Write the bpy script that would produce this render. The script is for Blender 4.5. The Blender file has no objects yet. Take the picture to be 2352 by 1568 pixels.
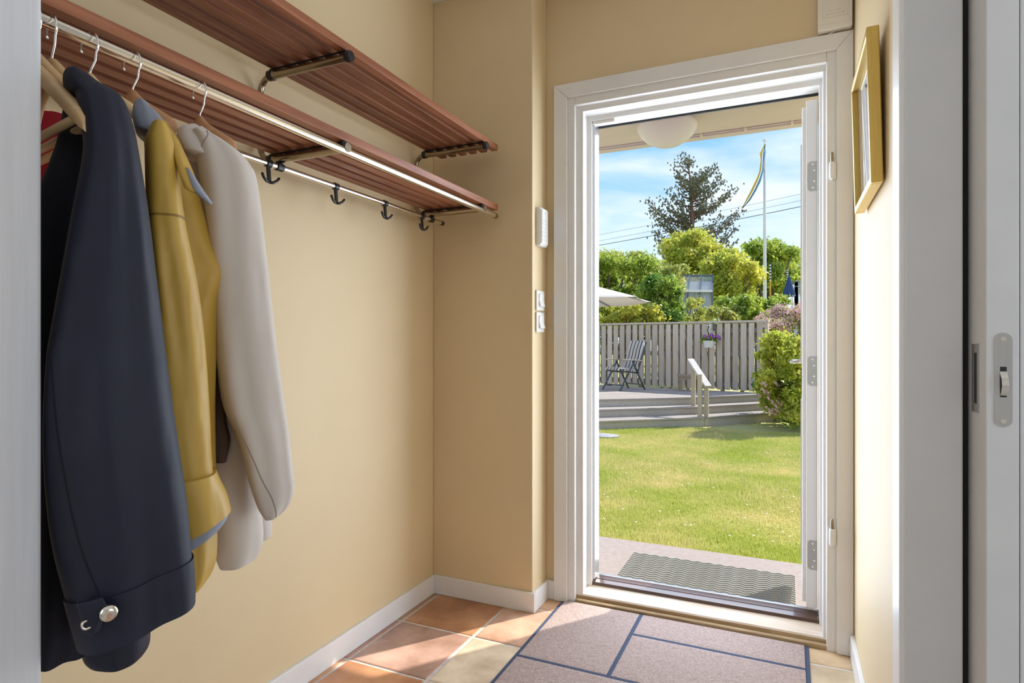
import bpy, math, random
import numpy as np
from mathutils import Vector, Matrix, noise as mnoise

S = bpy.context.scene
COL = S.collection
R = math.radians

# ------------------------------------------------------------------ camera
F_PX, U0, VH, CAM_H, YAW = 1385.0, 1176.0, 787.0, 1.08, R(24.6)
cs, sn = math.cos(YAW), math.sin(YAW)
cam_d = bpy.data.cameras.new('camera')
cam = bpy.data.objects.new('camera', cam_d)
COL.objects.link(cam)
cam_d.sensor_fit = 'HORIZONTAL'
cam_d.sensor_width = 36.0
cam_d.lens = 36.0 * F_PX / 2352.0
cam_d.shift_y = (VH - 784.0) / 2352.0
cam_d.clip_start = 0.02
cam_d.clip_end = 500
cam.location = (0, 0, CAM_H)
cam.rotation_euler = (R(90), 0, YAW)
S.camera = cam

# ------------------------------------------------------------------ world, sun, daylight and fill
W = bpy.data.worlds.new('sky')
S.world = W
W.use_nodes = True
nt = W.node_tree
nt.nodes.clear()
tc = nt.nodes.new('ShaderNodeTexCoord')
sep = nt.nodes.new('ShaderNodeSeparateXYZ')
nt.links.new(tc.outputs['Generated'], sep.inputs[0])
ramp = nt.nodes.new('ShaderNodeValToRGB')
el = ramp.color_ramp.elements
el[0].position = 0.0; el[0].color = (0.80, 0.90, 1.0, 1)
el[1].position = 1.0; el[1].color = (0.07, 0.22, 0.62, 1)
e = el.new(0.10); e.color = (0.62, 0.82, 1.0, 1)
e = el.new(0.34); e.color = (0.20, 0.50, 0.92, 1)
nt.links.new(sep.outputs['Z'], ramp.inputs['Fac'])
mp = nt.nodes.new('ShaderNodeMapping')
mp.inputs['Scale'].default_value = (1.6, 1.6, 6.5)
mp.inputs['Rotation'].default_value = (0.0, R(14), 0.3)
nt.links.new(tc.outputs['Generated'], mp.inputs[0])
nz = nt.nodes.new('ShaderNodeTexNoise')
nz.inputs['Scale'].default_value = 1.9
nz.inputs['Detail'].default_value = 7
nz.inputs['Roughness'].default_value = 0.55
nz.inputs['Distortion'].default_value = 0.35
nt.links.new(mp.outputs[0], nz.inputs['Vector'])
cr = nt.nodes.new('ShaderNodeValToRGB')
cr.color_ramp.elements[0].position = 0.40
cr.color_ramp.elements[0].color = (0, 0, 0, 1)
cr.color_ramp.elements[1].position = 0.72
cr.color_ramp.elements[1].color = (1, 1, 1, 1)
nt.links.new(nz.outputs['Fac'], cr.inputs['Fac'])
mx = nt.nodes.new('ShaderNodeMixRGB')
mx.inputs['Color2'].default_value = (0.93, 0.96, 1.0, 1)
nt.links.new(cr.outputs['Color'], mx.inputs['Fac'])
nt.links.new(ramp.outputs['Color'], mx.inputs['Color1'])
bg = nt.nodes.new('ShaderNodeBackground')
bg.inputs['Strength'].default_value = 1.22
nt.links.new(mx.outputs['Color'], bg.inputs['Color'])
wo = nt.nodes.new('ShaderNodeOutputWorld')
nt.links.new(bg.outputs[0], wo.inputs['Surface'])

SUN_AZ, SUN_EL = R(37), R(42)      # from the garden, to the right of the door axis
sd = bpy.data.lights.new('sun', 'SUN')
sd.energy = 6.5
sd.angle = R(0.6)
sd.color = (1.0, 0.955, 0.87)
so = bpy.data.objects.new('sun', sd)
COL.objects.link(so)
to_sun = Vector((math.sin(SUN_AZ) * math.cos(SUN_EL), math.cos(SUN_AZ) * math.cos(SUN_EL), math.sin(SUN_EL)))
so.rotation_euler = to_sun.to_track_quat('Z', 'Y').to_euler()


def area(name, loc, aim, sx, sy, power, color):
    d = bpy.data.lights.new(name, 'AREA')
    d.shape = 'RECTANGLE'
    d.size, d.size_y, d.energy, d.color = sx, sy, power, color
    o = bpy.data.objects.new(name, d)
    COL.objects.link(o)
    o.location = loc
    o.rotation_euler = (Vector(aim) - Vector(loc)).to_track_quat('-Z', 'Y').to_euler()
    return o


# daylight from the unseen side room window; added fill light behind the camera
area('window_daylight', (2.86, 0.15, 1.45), (-2.0, 0.45, 1.0), 1.5, 1.5, 22, (0.76, 0.86, 1.0))
area('rear_fill', (-1.37, -1.15, 1.45), (0.5, 0.25, 1.2), 1.2, 1.2, 13, (0.90, 0.95, 1.0))
# area light added in the door opening to boost the daylight
area('doorway_fill', (-0.36, 2.57, 1.06), (-0.36, 0.0, 1.06), 0.76, 1.86, 28, (0.72, 0.83, 1.0))

vs = S.view_settings
vs.view_transform = 'Standard'
vs.look = 'None'
vs.gamma = 1.0
vs.exposure = 0.0
vs.use_curve_mapping = False
try:
    S.cycles.max_bounces = 10
    S.cycles.diffuse_bounces = 6
    S.cycles.transparent_max_bounces = 12
except Exception:
    pass

# ------------------------------------------------------------------ measuring helpers


def ray(u, v):
    r = (u - U0) / F_PX
    return Vector((r * cs - sn, r * sn + cs, (VH - v) / F_PX))


def at(u, v, fwd):
    return Vector((0, 0, CAM_H)) + ray(u, v) * fwd


def at_z(u, v, z):
    d = ray(u, v)
    return Vector((0, 0, CAM_H)) + d * ((z - CAM_H) / d.z)


def at_y(u, v, y):
    d = ray(u, v)
    return Vector((0, 0, CAM_H)) + d * (y / d.y)


def at_x(u, v, x):
    d = ray(u, v)
    return Vector((0, 0, CAM_H)) + d * (x / d.x)


# ------------------------------------------------------------------ materials
MAT = {}


def material(name, col, rough=0.5, metal=0.0, col2=None, scale=6.0, stretch=(1, 1, 1), detail=4.0, lo=0.35, hi=0.65,
             bump=0.0, bscale=None, bstretch=None, coord='Object', transmission=0.0, ior=1.45, coat=0.0, emit=None,
             translucent=0.0, bdist=0.004, sheen=0.0, spec=0.5, use_obj_color=False, rand=0.0, alpha=1.0):
    m = bpy.data.materials.new(name)
    m.use_nodes = True
    n, L = m.node_tree.nodes, m.node_tree.links
    p = n['Principled BSDF']
    out = n['Material Output']
    p.inputs['Roughness'].default_value = rough
    p.inputs['Metallic'].default_value = metal
    p.inputs['IOR'].default_value = ior
    p.inputs['Specular IOR Level'].default_value = spec
    p.inputs['Transmission Weight'].default_value = transmission
    p.inputs['Coat Weight'].default_value = coat
    p.inputs['Sheen Weight'].default_value = sheen
    p.inputs['Alpha'].default_value = alpha
    if emit:
        p.inputs['Emission Color'].default_value = (*emit[0], 1)
        p.inputs['Emission Strength'].default_value = emit[1]
    c = (*col, 1)
    p.inputs['Base Color'].default_value = c
    t = None
    if col2 is not None or bump:
        t = n.new('ShaderNodeTexCoord')
    last = None
    if use_obj_color:
        oi = n.new('ShaderNodeObjectInfo')
        last = oi.outputs['Color']
    if col2 is not None:
        mpn = n.new('ShaderNodeMapping')
        mpn.inputs['Scale'].default_value = stretch
        L.new(t.outputs[coord], mpn.inputs[0])
        if rand or use_obj_color:
            oi2 = n.new('ShaderNodeObjectInfo')
            ad = n.new('ShaderNodeVectorMath'); ad.operation = 'SCALE'
            cb = n.new('ShaderNodeCombineXYZ')
            for i in range(3):
                L.new(oi2.outputs['Random'], cb.inputs[i])
            L.new(cb.outputs[0], ad.inputs[0]); ad.inputs['Scale'].default_value = 37.0
            L.new(ad.outputs[0], mpn.inputs['Location'])
        nn = n.new('ShaderNodeTexNoise')
        nn.inputs['Scale'].default_value = scale
        nn.inputs['Detail'].default_value = detail
        nn.inputs['Roughness'].default_value = 0.6
        L.new(mpn.outputs[0], nn.inputs['Vector'])
        rp = n.new('ShaderNodeValToRGB')
        rp.color_ramp.elements[0].position = lo
        rp.color_ramp.elements[1].position = hi
        rp.color_ramp.elements[0].color = c
        rp.color_ramp.elements[1].color = (*col2, 1)
        L.new(nn.outputs['Fac'], rp.inputs['Fac'])
        if last is not None:
            mm = n.new('ShaderNodeMixRGB'); mm.blend_type = 'MULTIPLY'; mm.inputs['Fac'].default_value = 1
            L.new(last, mm.inputs['Color1']); L.new(rp.outputs['Color'], mm.inputs['Color2'])
            last = mm.outputs['Color']
        else:
            last = rp.outputs['Color']
    if rand and last is not None:
        oi3 = n.new('ShaderNodeObjectInfo')
        mr = n.new('ShaderNodeMapRange')
        mr.inputs['To Min'].default_value = 1 - rand
        mr.inputs['To Max'].default_value = 1 + rand
        L.new(oi3.outputs['Random'], mr.inputs['Value'])
        hs = n.new('ShaderNodeHueSaturation')
        L.new(mr.outputs[0], hs.inputs['Value'])
        L.new(last, hs.inputs['Color'])
        last = hs.outputs['Color']
    if last is not None:
        L.new(last, p.inputs['Base Color'])
    if bump:
        mb = n.new('ShaderNodeMapping')
        mb.inputs['Scale'].default_value = bstretch or (1, 1, 1)
        L.new(t.outputs[coord], mb.inputs[0])
        nb = n.new('ShaderNodeTexNoise')
        nb.inputs['Scale'].default_value = bscale or scale * 4
        nb.inputs['Detail'].default_value = 3
        L.new(mb.outputs[0], nb.inputs['Vector'])
        bp = n.new('ShaderNodeBump')
        bp.inputs['Strength'].default_value = bump
        bp.inputs['Distance'].default_value = bdist
        L.new(nb.outputs['Fac'], bp.inputs['Height'])
        L.new(bp.outputs[0], p.inputs['Normal'])
    if translucent:
        tr = n.new('ShaderNodeBsdfTranslucent')
        tr.inputs['Color'].default_value = c
        if last is not None:
            L.new(last, tr.inputs['Color'])
        ms = n.new('ShaderNodeMixShader')
        ms.inputs['Fac'].default_value = translucent
        L.new(p.outputs[0], ms.inputs[1])
        L.new(tr.outputs[0], ms.inputs[2])
        L.new(ms.outputs[0], out.inputs['Surface'])
    MAT[name] = m
    return m


material('wall_paint', (0.70, 0.555, 0.335), 0.55, col2=(0.72, 0.575, 0.35), scale=3, bump=0.06, bscale=220, coord='Object')
material('wall_white', (0.80, 0.79, 0.77), 0.5, col2=(0.78, 0.775, 0.76), scale=3)
material('ceiling_white', (0.82, 0.81, 0.79), 0.7)
material('trim_white', (0.80, 0.79, 0.775), 0.32, col2=(0.77, 0.76, 0.745), scale=9, bump=0.04, bscale=70, bstretch=(1, 1, 0.15))
material('trim_brushed', (0.70, 0.70, 0.715), 0.45, col2=(0.66, 0.66, 0.68), scale=40, stretch=(2.5, 2.5, 0.12), bump=0.10, bscale=90, bstretch=(2.5, 2.5, 0.06))
material('trim_grey', (0.70, 0.70, 0.70), 0.42, col2=(0.66, 0.66, 0.665), scale=5, bump=0.03, bscale=60)
material('grout', (0.52, 0.475, 0.43), 0.9, col2=(0.62, 0.58, 0.53), scale=60)
material('tile', (0.66, 0.58, 0.54), 0.36, col2=(1.25, 1.28, 1.30), scale=5, detail=10, lo=0.33, hi=0.66, bump=0.10, bscale=45, use_obj_color=True)
material('mahogany', (0.17, 0.055, 0.025), 0.42, col2=(0.30, 0.115, 0.055), scale=9, stretch=(6, 0.35, 6), detail=8, bump=0.05, bscale=60, bstretch=(6, 0.4, 6), rand=0.28)
material('chrome', (0.78, 0.74, 0.66), 0.18, 1.0)
material('chrome_bright', (0.86, 0.84, 0.80), 0.14, 1.0)
material('bronze_chrome', (0.34, 0.28, 0.20), 0.22, 1.0)
material('black_plastic', (0.018, 0.018, 0.018), 0.30)
material('steel_brushed', (0.58, 0.575, 0.56), 0.38, 0.85, col2=(0.52, 0.515, 0.50), scale=60, stretch=(1, 1, 0.1))
material('hinge_steel', (0.50, 0.51, 0.50), 0.42, 0.75)
material('dark_gap', (0.03, 0.03, 0.03), 0.8)
material('white_plastic', (0.80, 0.79, 0.76), 0.28)
material('white_plastic_warm', (0.80, 0.76, 0.68), 0.35)
material('keypad_grey', (0.45, 0.45, 0.45), 0.5)
material('navy_cloth', (0.0055, 0.0075, 0.020), 0.60, col2=(0.0085, 0.011, 0.028), scale=6, bump=0.5, bscale=9, bstretch=(1, 1, 0.4), bdist=0.02)
material('navy_dark', (0.007, 0.008, 0.017), 0.75, col2=(0.010, 0.011, 0.022), scale=8, bump=0.5, bscale=9, bstretch=(1, 1, 0.4), bdist=0.02)
material('mustard_cloth', (0.47, 0.285, 0.045), 0.50, col2=(0.54, 0.34, 0.06), scale=5, bump=0.55, bscale=11, bstretch=(1, 1, 0.4), bdist=0.02)
material('slate_lining', (0.27, 0.29, 0.35), 0.6)
material('brown_lining', (0.07, 0.04, 0.025), 0.7)
material('beige_cloth', (0.60, 0.535, 0.47), 0.75, col2=(0.63, 0.565, 0.50), scale=7, bump=0.4, bscale=9, bstretch=(1, 1, 0.3), bdist=0.02)
material('red_cloth', (0.50, 0.012, 0.03), 0.65, col2=(0.42, 0.01, 0.02), scale=5)
material('hanger_wood', (0.62, 0.40, 0.19), 0.38, col2=(0.70, 0.49, 0.26), scale=12, stretch=(0.6, 6, 6), detail=6)
material('hanger_wood_red', (0.42, 0.20, 0.09), 0.36, col2=(0.52, 0.28, 0.13), scale=12, stretch=(0.6, 6, 6), detail=6)
material('door_mat_pile', (0.31, 0.225, 0.195), 0.95, col2=(0.50, 0.385, 0.345), scale=150, detail=4, lo=0.3, hi=0.7, bump=0.9, bscale=300)
material('mat_blue', (0.045, 0.060, 0.105), 0.92, col2=(0.065, 0.085, 0.14), scale=200, bump=0.6, bscale=400)
material('sill_worn', (0.60, 0.46, 0.32), 0.55, col2=(0.76, 0.68, 0.60), scale=7, stretch=(0.5, 6, 6), detail=8, bump=0.15, bscale=60, bstretch=(0.3, 5, 5))
material('sill_edge', (0.30, 0.19, 0.09), 0.65, col2=(0.50, 0.37, 0.22), scale=10, stretch=(0.5, 5, 5), detail=7)
material('sill_dark', (0.075, 0.040, 0.028), 0.26, col2=(0.11, 0.062, 0.042), scale=8, stretch=(0.4, 6, 6), detail=6, coat=0.3)
material('aluminium', (0.66, 0.66, 0.68), 0.30, 0.9)
material('concrete', (0.36, 0.30, 0.28), 0.9, col2=(0.42, 0.355, 0.335), scale=30, detail=8, bump=0.2, bscale=240)
material('rubber', (0.34, 0.335, 0.31), 0.62, col2=(0.39, 0.385, 0.36), scale=12)
material('soffit', (0.68, 0.585, 0.63), 0.7, col2=(0.645, 0.55, 0.59), scale=2, stretch=(0.4, 3, 3))
material('facade', (0.62, 0.55, 0.42), 0.8)
material('lamp_opal', (0.78, 0.72, 0.78), 0.35)
material('gold_frame', (0.62, 0.42, 0.10), 0.34, 0.55, col2=(0.68, 0.48, 0.14), scale=30, stretch=(6, 6, 0.4))
material('passepartout', (0.82, 0.81, 0.80), 0.8)
material('print_pale', (0.62, 0.66, 0.78), 0.7, col2=(0.80, 0.80, 0.84), scale=7, detail=5)
material('glass', (1, 1, 1), 0.02, transmission=1.0, ior=1.45)
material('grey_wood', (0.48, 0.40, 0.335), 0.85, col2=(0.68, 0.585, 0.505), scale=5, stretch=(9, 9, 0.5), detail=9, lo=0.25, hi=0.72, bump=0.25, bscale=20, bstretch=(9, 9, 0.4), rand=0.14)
material('grey_wood_shaded', (0.22, 0.175, 0.135), 0.9, col2=(0.30, 0.245, 0.195), scale=5, stretch=(9, 9, 0.5), detail=6, rand=0.1)  # colour darkened to deepen the shade between the fence boards
material('deck_wood', (0.32, 0.28, 0.26), 0.85, col2=(0.45, 0.405, 0.38), scale=5, stretch=(0.5, 9, 9), detail=8, lo=0.25, hi=0.7, bump=0.2, bscale=16, bstretch=(0.4, 9, 9), rand=0.12)
material('riser_wood', (0.38, 0.34, 0.29), 0.85, col2=(0.52, 0.475, 0.42), scale=5, stretch=(0.5, 9, 9), detail=8, lo=0.25, hi=0.7, bump=0.2, bscale=16, rand=0.1)
material('new_wood', (0.45, 0.37, 0.26), 0.75, col2=(0.54, 0.46, 0.35), scale=6, stretch=(8, 8, 0.5), detail=6)
material('pale_rail', (0.62, 0.58, 0.56), 0.7, col2=(0.54, 0.50, 0.48), scale=8)
material('stool_wood', (0.33, 0.24, 0.165), 0.8, col2=(0.43, 0.33, 0.24), scale=8, detail=6)
material('chair_metal', (0.10, 0.115, 0.13), 0.4, 0.4)
material('arm_wood', (0.45, 0.38, 0.30), 0.6)
material('stripe_navy', (0.06, 0.07, 0.105), 0.85)
material('stripe_cream', (0.56, 0.49, 0.43), 0.85)
material('stripe_white', (0.78, 0.76, 0.74), 0.85)
material('canvas_white', (0.80, 0.755, 0.715), 0.8, translucent=0.3)
material('blue_canvas', (0.035, 0.075, 0.20), 0.8)
material('pole_white', (0.74, 0.74, 0.78), 0.4)
material('pole_yellow', (0.75, 0.42, 0.06), 0.5)
material('flag_blue', (0.06, 0.20, 0.42), 0.8, translucent=0.3)
material('flag_yellow', (0.85, 0.60, 0.06), 0.8, translucent=0.3)
material('wire_dark', (0.05, 0.05, 0.06), 0.6)
material('stone', (0.33, 0.33, 0.36), 0.9, col2=(0.42, 0.42, 0.44), scale=9)
material('bark_pine', (0.17, 0.105, 0.075), 0.95, col2=(0.26, 0.15, 0.10), scale=14)
material('bark_grey', (0.14, 0.115, 0.09), 0.95)
material('needles', (0.15, 0.18, 0.12), 0.7, col2=(0.30, 0.30, 0.18), scale=2.4, detail=3, translucent=0.25, coord='Object')
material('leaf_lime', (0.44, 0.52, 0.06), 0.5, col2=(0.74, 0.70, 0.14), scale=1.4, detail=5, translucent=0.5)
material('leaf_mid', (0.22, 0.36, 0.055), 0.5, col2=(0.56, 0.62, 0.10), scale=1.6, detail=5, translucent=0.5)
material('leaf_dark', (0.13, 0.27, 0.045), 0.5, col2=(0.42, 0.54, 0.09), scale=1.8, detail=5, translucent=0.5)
material('leaf_olive', (0.34, 0.42, 0.10), 0.5, col2=(0.66, 0.64, 0.18), scale=1.8, detail=5, translucent=0.5)
material('blossom_pink', (0.74, 0.43, 0.45), 0.7, col2=(0.86, 0.66, 0.64), scale=6, translucent=0.3)
material('petunia', (0.26, 0.02, 0.28), 0.7)
material('petunia_eye', (0.62, 0.40, 0.62), 0.7)
material('ground', (0.42, 0.45, 0.11), 0.95, col2=(0.60, 0.52, 0.26), scale=1.1, detail=8, lo=0.35, hi=0.70)
material('grass', (0.52, 0.58, 0.13), 0.7, col2=(0.80, 0.70, 0.36), scale=1.3, detail=6, lo=0.36, hi=0.70, translucent=0.35)
material('curtain', (0.84, 0.85, 0.88), 0.9, translucent=0.5)
material('seam_beige', (0.34, 0.28, 0.23), 0.8)
material('seam_navy', (0.003, 0.003, 0.006), 0.8)
material('seam_brown', (0.26, 0.15, 0.025), 0.6)
material('greenhouse_frame', (0.14, 0.17, 0.19), 0.5, 0.3)
material('pavilion_grey', (0.42, 0.46, 0.54), 0.6)

# ------------------------------------------------------------------ mesh builder


class MB:
    def __init__(s):
        s.v, s.f = [], []

    def add(s, vs_, fs_):
        o = len(s.v)
        s.v += [Vector(p) for p in vs_]
        s.f += [tuple(i + o for i in f) for f in fs_]
        return s

    def box(s, x0, x1, y0, y1, z0, z1):
        p = [(x, y, z) for z in (z0, z1) for y in (y0, y1) for x in (x0, x1)]
        return s.add(p, [(0, 2, 3, 1), (4, 5, 7, 6), (0, 1, 5, 4), (2, 6, 7, 3), (0, 4, 6, 2), (1, 3, 7, 5)])

    def beam(s, a, b, w, h, up=(0, 0, 1)):
        a, b = Vector(a), Vector(b)
        d = (b - a).normalized()
        sd_ = d.cross(Vector(up))
        if sd_.length < 1e-4:
            sd_ = d.cross(Vector((1, 0, 0)))
        sd_.normalize()
        u = sd_.cross(d).normalized()
        p = [q + sd_ * (i * w / 2) + u * (j * h / 2) for q in (a, b) for j in (-1, 1) for i in (-1, 1)]
        return s.add(p, [(0, 1, 3, 2), (4, 6, 7, 5), (0, 4, 5, 1), (2, 3, 7, 6), (0, 2, 6, 4), (1, 5, 7, 3)])

    def prism(s, poly, d):
        """poly: planar loop of points, extruded by vector d"""
        n = len(poly)
        poly = [Vector(p) for p in poly]
        d = Vector(d)
        s.add(poly + [p + d for p in poly], [tuple(range(n - 1, -1, -1)), tuple(range(n, 2 * n))] +
              [(i, (i + 1) % n, (i + 1) % n + n, i + n) for i in range(n)])
        return s

    def rings(s, rings, cap=True, closed=True):
        n = len(rings[0])
        o = len(s.v)
        for r in rings:
            s.v += [Vector(p) for p in r]
        for k in range(len(rings) - 1):
            for i in range(n if closed else n - 1):
                j = (i + 1) % n
                s.f.append((o + k * n + i, o + k * n + j, o + (k + 1) * n + j, o + (k + 1) * n + i))
        if cap and closed:
            s.f.append(tuple(o + i for i in range(n - 1, -1, -1)))
            q = o + (len(rings) - 1) * n
            s.f.append(tuple(q + i for i in range(n)))
        return s

    def tube(s, path, r, seg=12, cap=True, flat=1.0):
        path = [Vector(p) for p in path]
        rr = r if isinstance(r, (list, tuple)) else [r] * len(path)
        rings = []
        prev = None
        for i, p in enumerate(path):
            if i == 0:
                t = path[1] - p
            elif i == len(path) - 1:
                t = p - path[i - 1]
            else:
                t = (path[i + 1] - p).normalized() + (p - path[i - 1]).normalized()
            t.normalize()
            if prev is None:
                a = t.cross(Vector((0, 0, 1)))
                if a.length < 1e-3:
                    a = t.cross(Vector((1, 0, 0)))
            else:
                a = prev - t * prev.dot(t)
            a.normalize()
            prev = a
            b = t.cross(a)
            rings.append([p + a * (math.cos(q) * rr[i]) + b * (math.sin(q) * rr[i] * flat)
                          for q in [2 * math.pi * k / seg for k in range(seg)]])
        return s.rings(rings, cap)

    def lathe(s, prof, c, seg=24, axis=(0, 0, 1), cap=True):
        c = Vector(c)
        ax = Vector(axis).normalized()
        a = ax.cross(Vector((0, 0, 1)))
        if a.length < 1e-3:
            a = Vector((1, 0, 0))
        a.normalize()
        b = ax.cross(a)
        rings = [[c + ax * z + (a * math.cos(q) + b * math.sin(q)) * r for q in [2 * math.pi * k / seg for k in range(seg)]]
                 for r, z in prof]
        return s.rings(rings, cap)

    def build(s, name, mat, parent=None, smooth=False, bevel=0.0, kind=None, seg=2, solid=0.0, auto=None):
        lo = Vector((min(p.x for p in s.v), min(p.y for p in s.v), min(p.z for p in s.v)))
        hi = Vector((max(p.x for p in s.v), max(p.y for p in s.v), max(p.z for p in s.v)))
        org = Vector(((lo.x + hi.x) / 2, (lo.y + hi.y) / 2, lo.z))
        me = bpy.data.meshes.new(name)
        me.from_pydata([p - org for p in s.v], [], s.f)
        me.validate()
        me.update()
        if mat:
            me.materials.append(MAT[mat])
        return link(name, me, org, parent, smooth, bevel, kind, seg, solid, auto)


def wloc(o):
    v = Vector((0, 0, 0))
    while o is not None:
        v += o.location
        o = o.parent
    return v


def link(name, me, org, parent=None, smooth=False, bevel=0.0, kind=None, seg=2, solid=0.0, auto=None):
    o = bpy.data.objects.new(name, me)
    COL.objects.link(o)
    if smooth:
        me.polygons.foreach_set('use_smooth', [True] * len(me.polygons))
    if auto:
        me.polygons.foreach_set('use_smooth', [True] * len(me.polygons))
        me.set_sharp_from_angle(angle=R(auto))
    if parent is not None:
        o.parent = parent
        o.location = Vector(org) - wloc(parent)
    else:
        o.location = org
    if solid:
        m = o.modifiers.new('thickness', 'SOLIDIFY')
        m.thickness = solid
        m.offset = 0
    if bevel:
        m = o.modifiers.new('bevel', 'BEVEL')
        m.width = bevel
        m.segments = seg
        m.limit_method = 'ANGLE'
        m.angle_limit = R(40)
    if kind:
        o['kind'] = kind
    return o


def tag(o, label, cat, group=None, kind=None):
    o['label'] = label
    o['category'] = cat
    if group:
        o['group'] = group
    if kind:
        o['kind'] = kind
    return o


def thing(name, loc, label, cat, group=None, kind=None):
    o = bpy.data.objects.new(name, None)
    o.empty_display_size = 0.05
    COL.objects.link(o)
    o.location = loc
    return tag(o, label, cat, group, kind)


def dup(o, parent=None):
    c = o.copy()
    COL.objects.link(c)
    c.parent = parent
    for ch in [x for x in COL.objects if x.parent == o]:
        dup(ch, c)
    return c


def B(x0, x1, y0, y1, z0, z1):
    return MB().box(x0, x1, y0, y1, z0, z1)


def struct(o, label, cat):
    return tag(o, label, cat, None, 'structure')


def arc(c, r, a0, a1, n, ax, ay):
    c, ax, ay = Vector(c), Vector(ax), Vector(ay)
    return [c + ax * (r * math.cos(a0 + (a1 - a0) * i / n)) + ay * (r * math.sin(a0 + (a1 - a0) * i / n)) for i in range(n + 1)]

# ================================================================== THE ROOM
XL, XR, YF, YP, XP, ZC = -1.40, 0.207, 2.39, 2.237, -0.934, 2.55

m = B(-1.50, XL, -0.50, 2.55, -0.02, ZC)
m.box(-1.50, XL, -2.6, -1.80, -0.02, ZC)
m.box(-1.50, XL, -1.80, -0.50, -0.02, 0.80)
m.box(-1.50, XL, -1.80, -0.50, 2.10, ZC)
struct(m.build('wall_left', 'wall_paint'), 'warm yellow painted wall behind the coats', 'wall')
m = B(-1.50, -0.86, YF, 2.55, -0.30, ZC)
m.box(0.17, 3.1, YF, 2.55, -0.30, ZC)
m.box(-0.86, 0.17, YF, 2.55, 2.12, ZC)
struct(m.build('wall_far', 'wall_paint'), 'warm yellow wall around and above the garden door', 'wall')
struct(B(XL, XP, YP, YF, 0.0, ZC).build('wall_pilaster', 'wall_paint', bevel=0.004), 'yellow wall projection between coat wall and garden door', 'wall')
struct(B(XR, 0.297, 1.384, YF, 0.0, ZC).build('wall_right', 'wall_paint'), 'bright yellow wall with the gold picture', 'wall')
struct(B(0.3585, 0.46, 1.2895, YF, 0.0, ZC).build('wall_pocket', 'trim_grey', bevel=0.002), 'grey white wall panel right of the sliding door', 'wall')
struct(B(-1.42, -0.883, 0.34, 0.46, 0.0, ZC).build('trim_1', 'trim_brushed', bevel=0.006, seg=3), 'white brush painted door post at the left edge', 'door post')
struct(B(-1.5, 3.1, -2.6, 2.55, ZC, ZC + 0.1).build('ceiling', 'ceiling_white'), 'white ceiling above the hall', 'ceiling')
m = B(-1.5, 3.1, -2.7, -2.6, -0.02, ZC)
struct(m.build('wall_back', 'wall_white'), 'white wall of the room behind the hall', 'wall')
m = B(3.0, 3.1, -2.6, -0.75, -0.02, ZC)
m.box(3.0, 3.1, 1.05, 2.55, -0.02, ZC)
m.box(3.0, 3.1, -0.75, 1.05, -0.02, 0.6)
m.box(3.0, 3.1, -0.75, 1.05, 2.3, ZC)
struct(m.build('wall_side', 'wall_white'), 'white wall with a window beside the hall', 'wall')
w1 = thing('window_1', (3.05, 0.15, 0.6), 'white framed window in the side room', 'window', kind='structure')
m = B(3.02, 3.08, -0.75, -0.69, 0.6, 2.3)
m.box(3.02, 3.08, 0.99, 1.05, 0.6, 2.3)
m.box(3.02, 3.08, -0.69, 0.99, 0.6, 0.66)
m.box(3.02, 3.08, -0.69, 0.99, 2.24, 2.3)
m.build('window_frame', 'trim_white', w1)

w2 = thing('added_window', (-1.45, -1.15, 0.8), 'added white framed window around the rear fill light', 'window', kind='structure')  # unseen window, added to hold the rear fill light
m = B(-1.48, -1.42, -1.80, -1.74, 0.8, 2.1)
m.box(-1.48, -1.42, -0.56, -0.50, 0.8, 2.1)
m.box(-1.48, -1.42, -1.74, -0.56, 0.8, 0.86)
m.box(-1.48, -1.42, -1.74, -0.56, 2.04, 2.1)
m.build('window_frame', 'trim_white', w2)

# floor: a grout bed with each tile its own piece
fl = struct(B(-1.5, 3.1, -2.6, YF, -0.06, -0.003).build('floor', 'grout'), 'terracotta tiled hall floor with pale grout', 'floor')
TX, TY, TP, TG = -1.368, 1.957, 0.3145, 0.010


def tile_mesh(w, h):
    me_b = MB().box(-w / 2, w / 2, -h / 2, h / 2, -0.008, 0.0)
    # softly worn top edge
    me_b = MB()
    c = 0.006
    ring = lambda k, z: [(-w / 2 + k, -h / 2 + k, z), (w / 2 - k, -h / 2 + k, z), (w / 2 - k, h / 2 - k, z), (-w / 2 + k, h / 2 - k, z)]
    me_b.rings([ring(0, -0.01), ring(0, -0.0025), ring(0.0025, -0.0007), ring(c, 0.0)])
    me = bpy.data.meshes.new('tile')
    me.from_pydata(me_b.v, [], me_b.f)
    me.update()
    me.materials.append(MAT['tile'])
    return me


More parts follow.
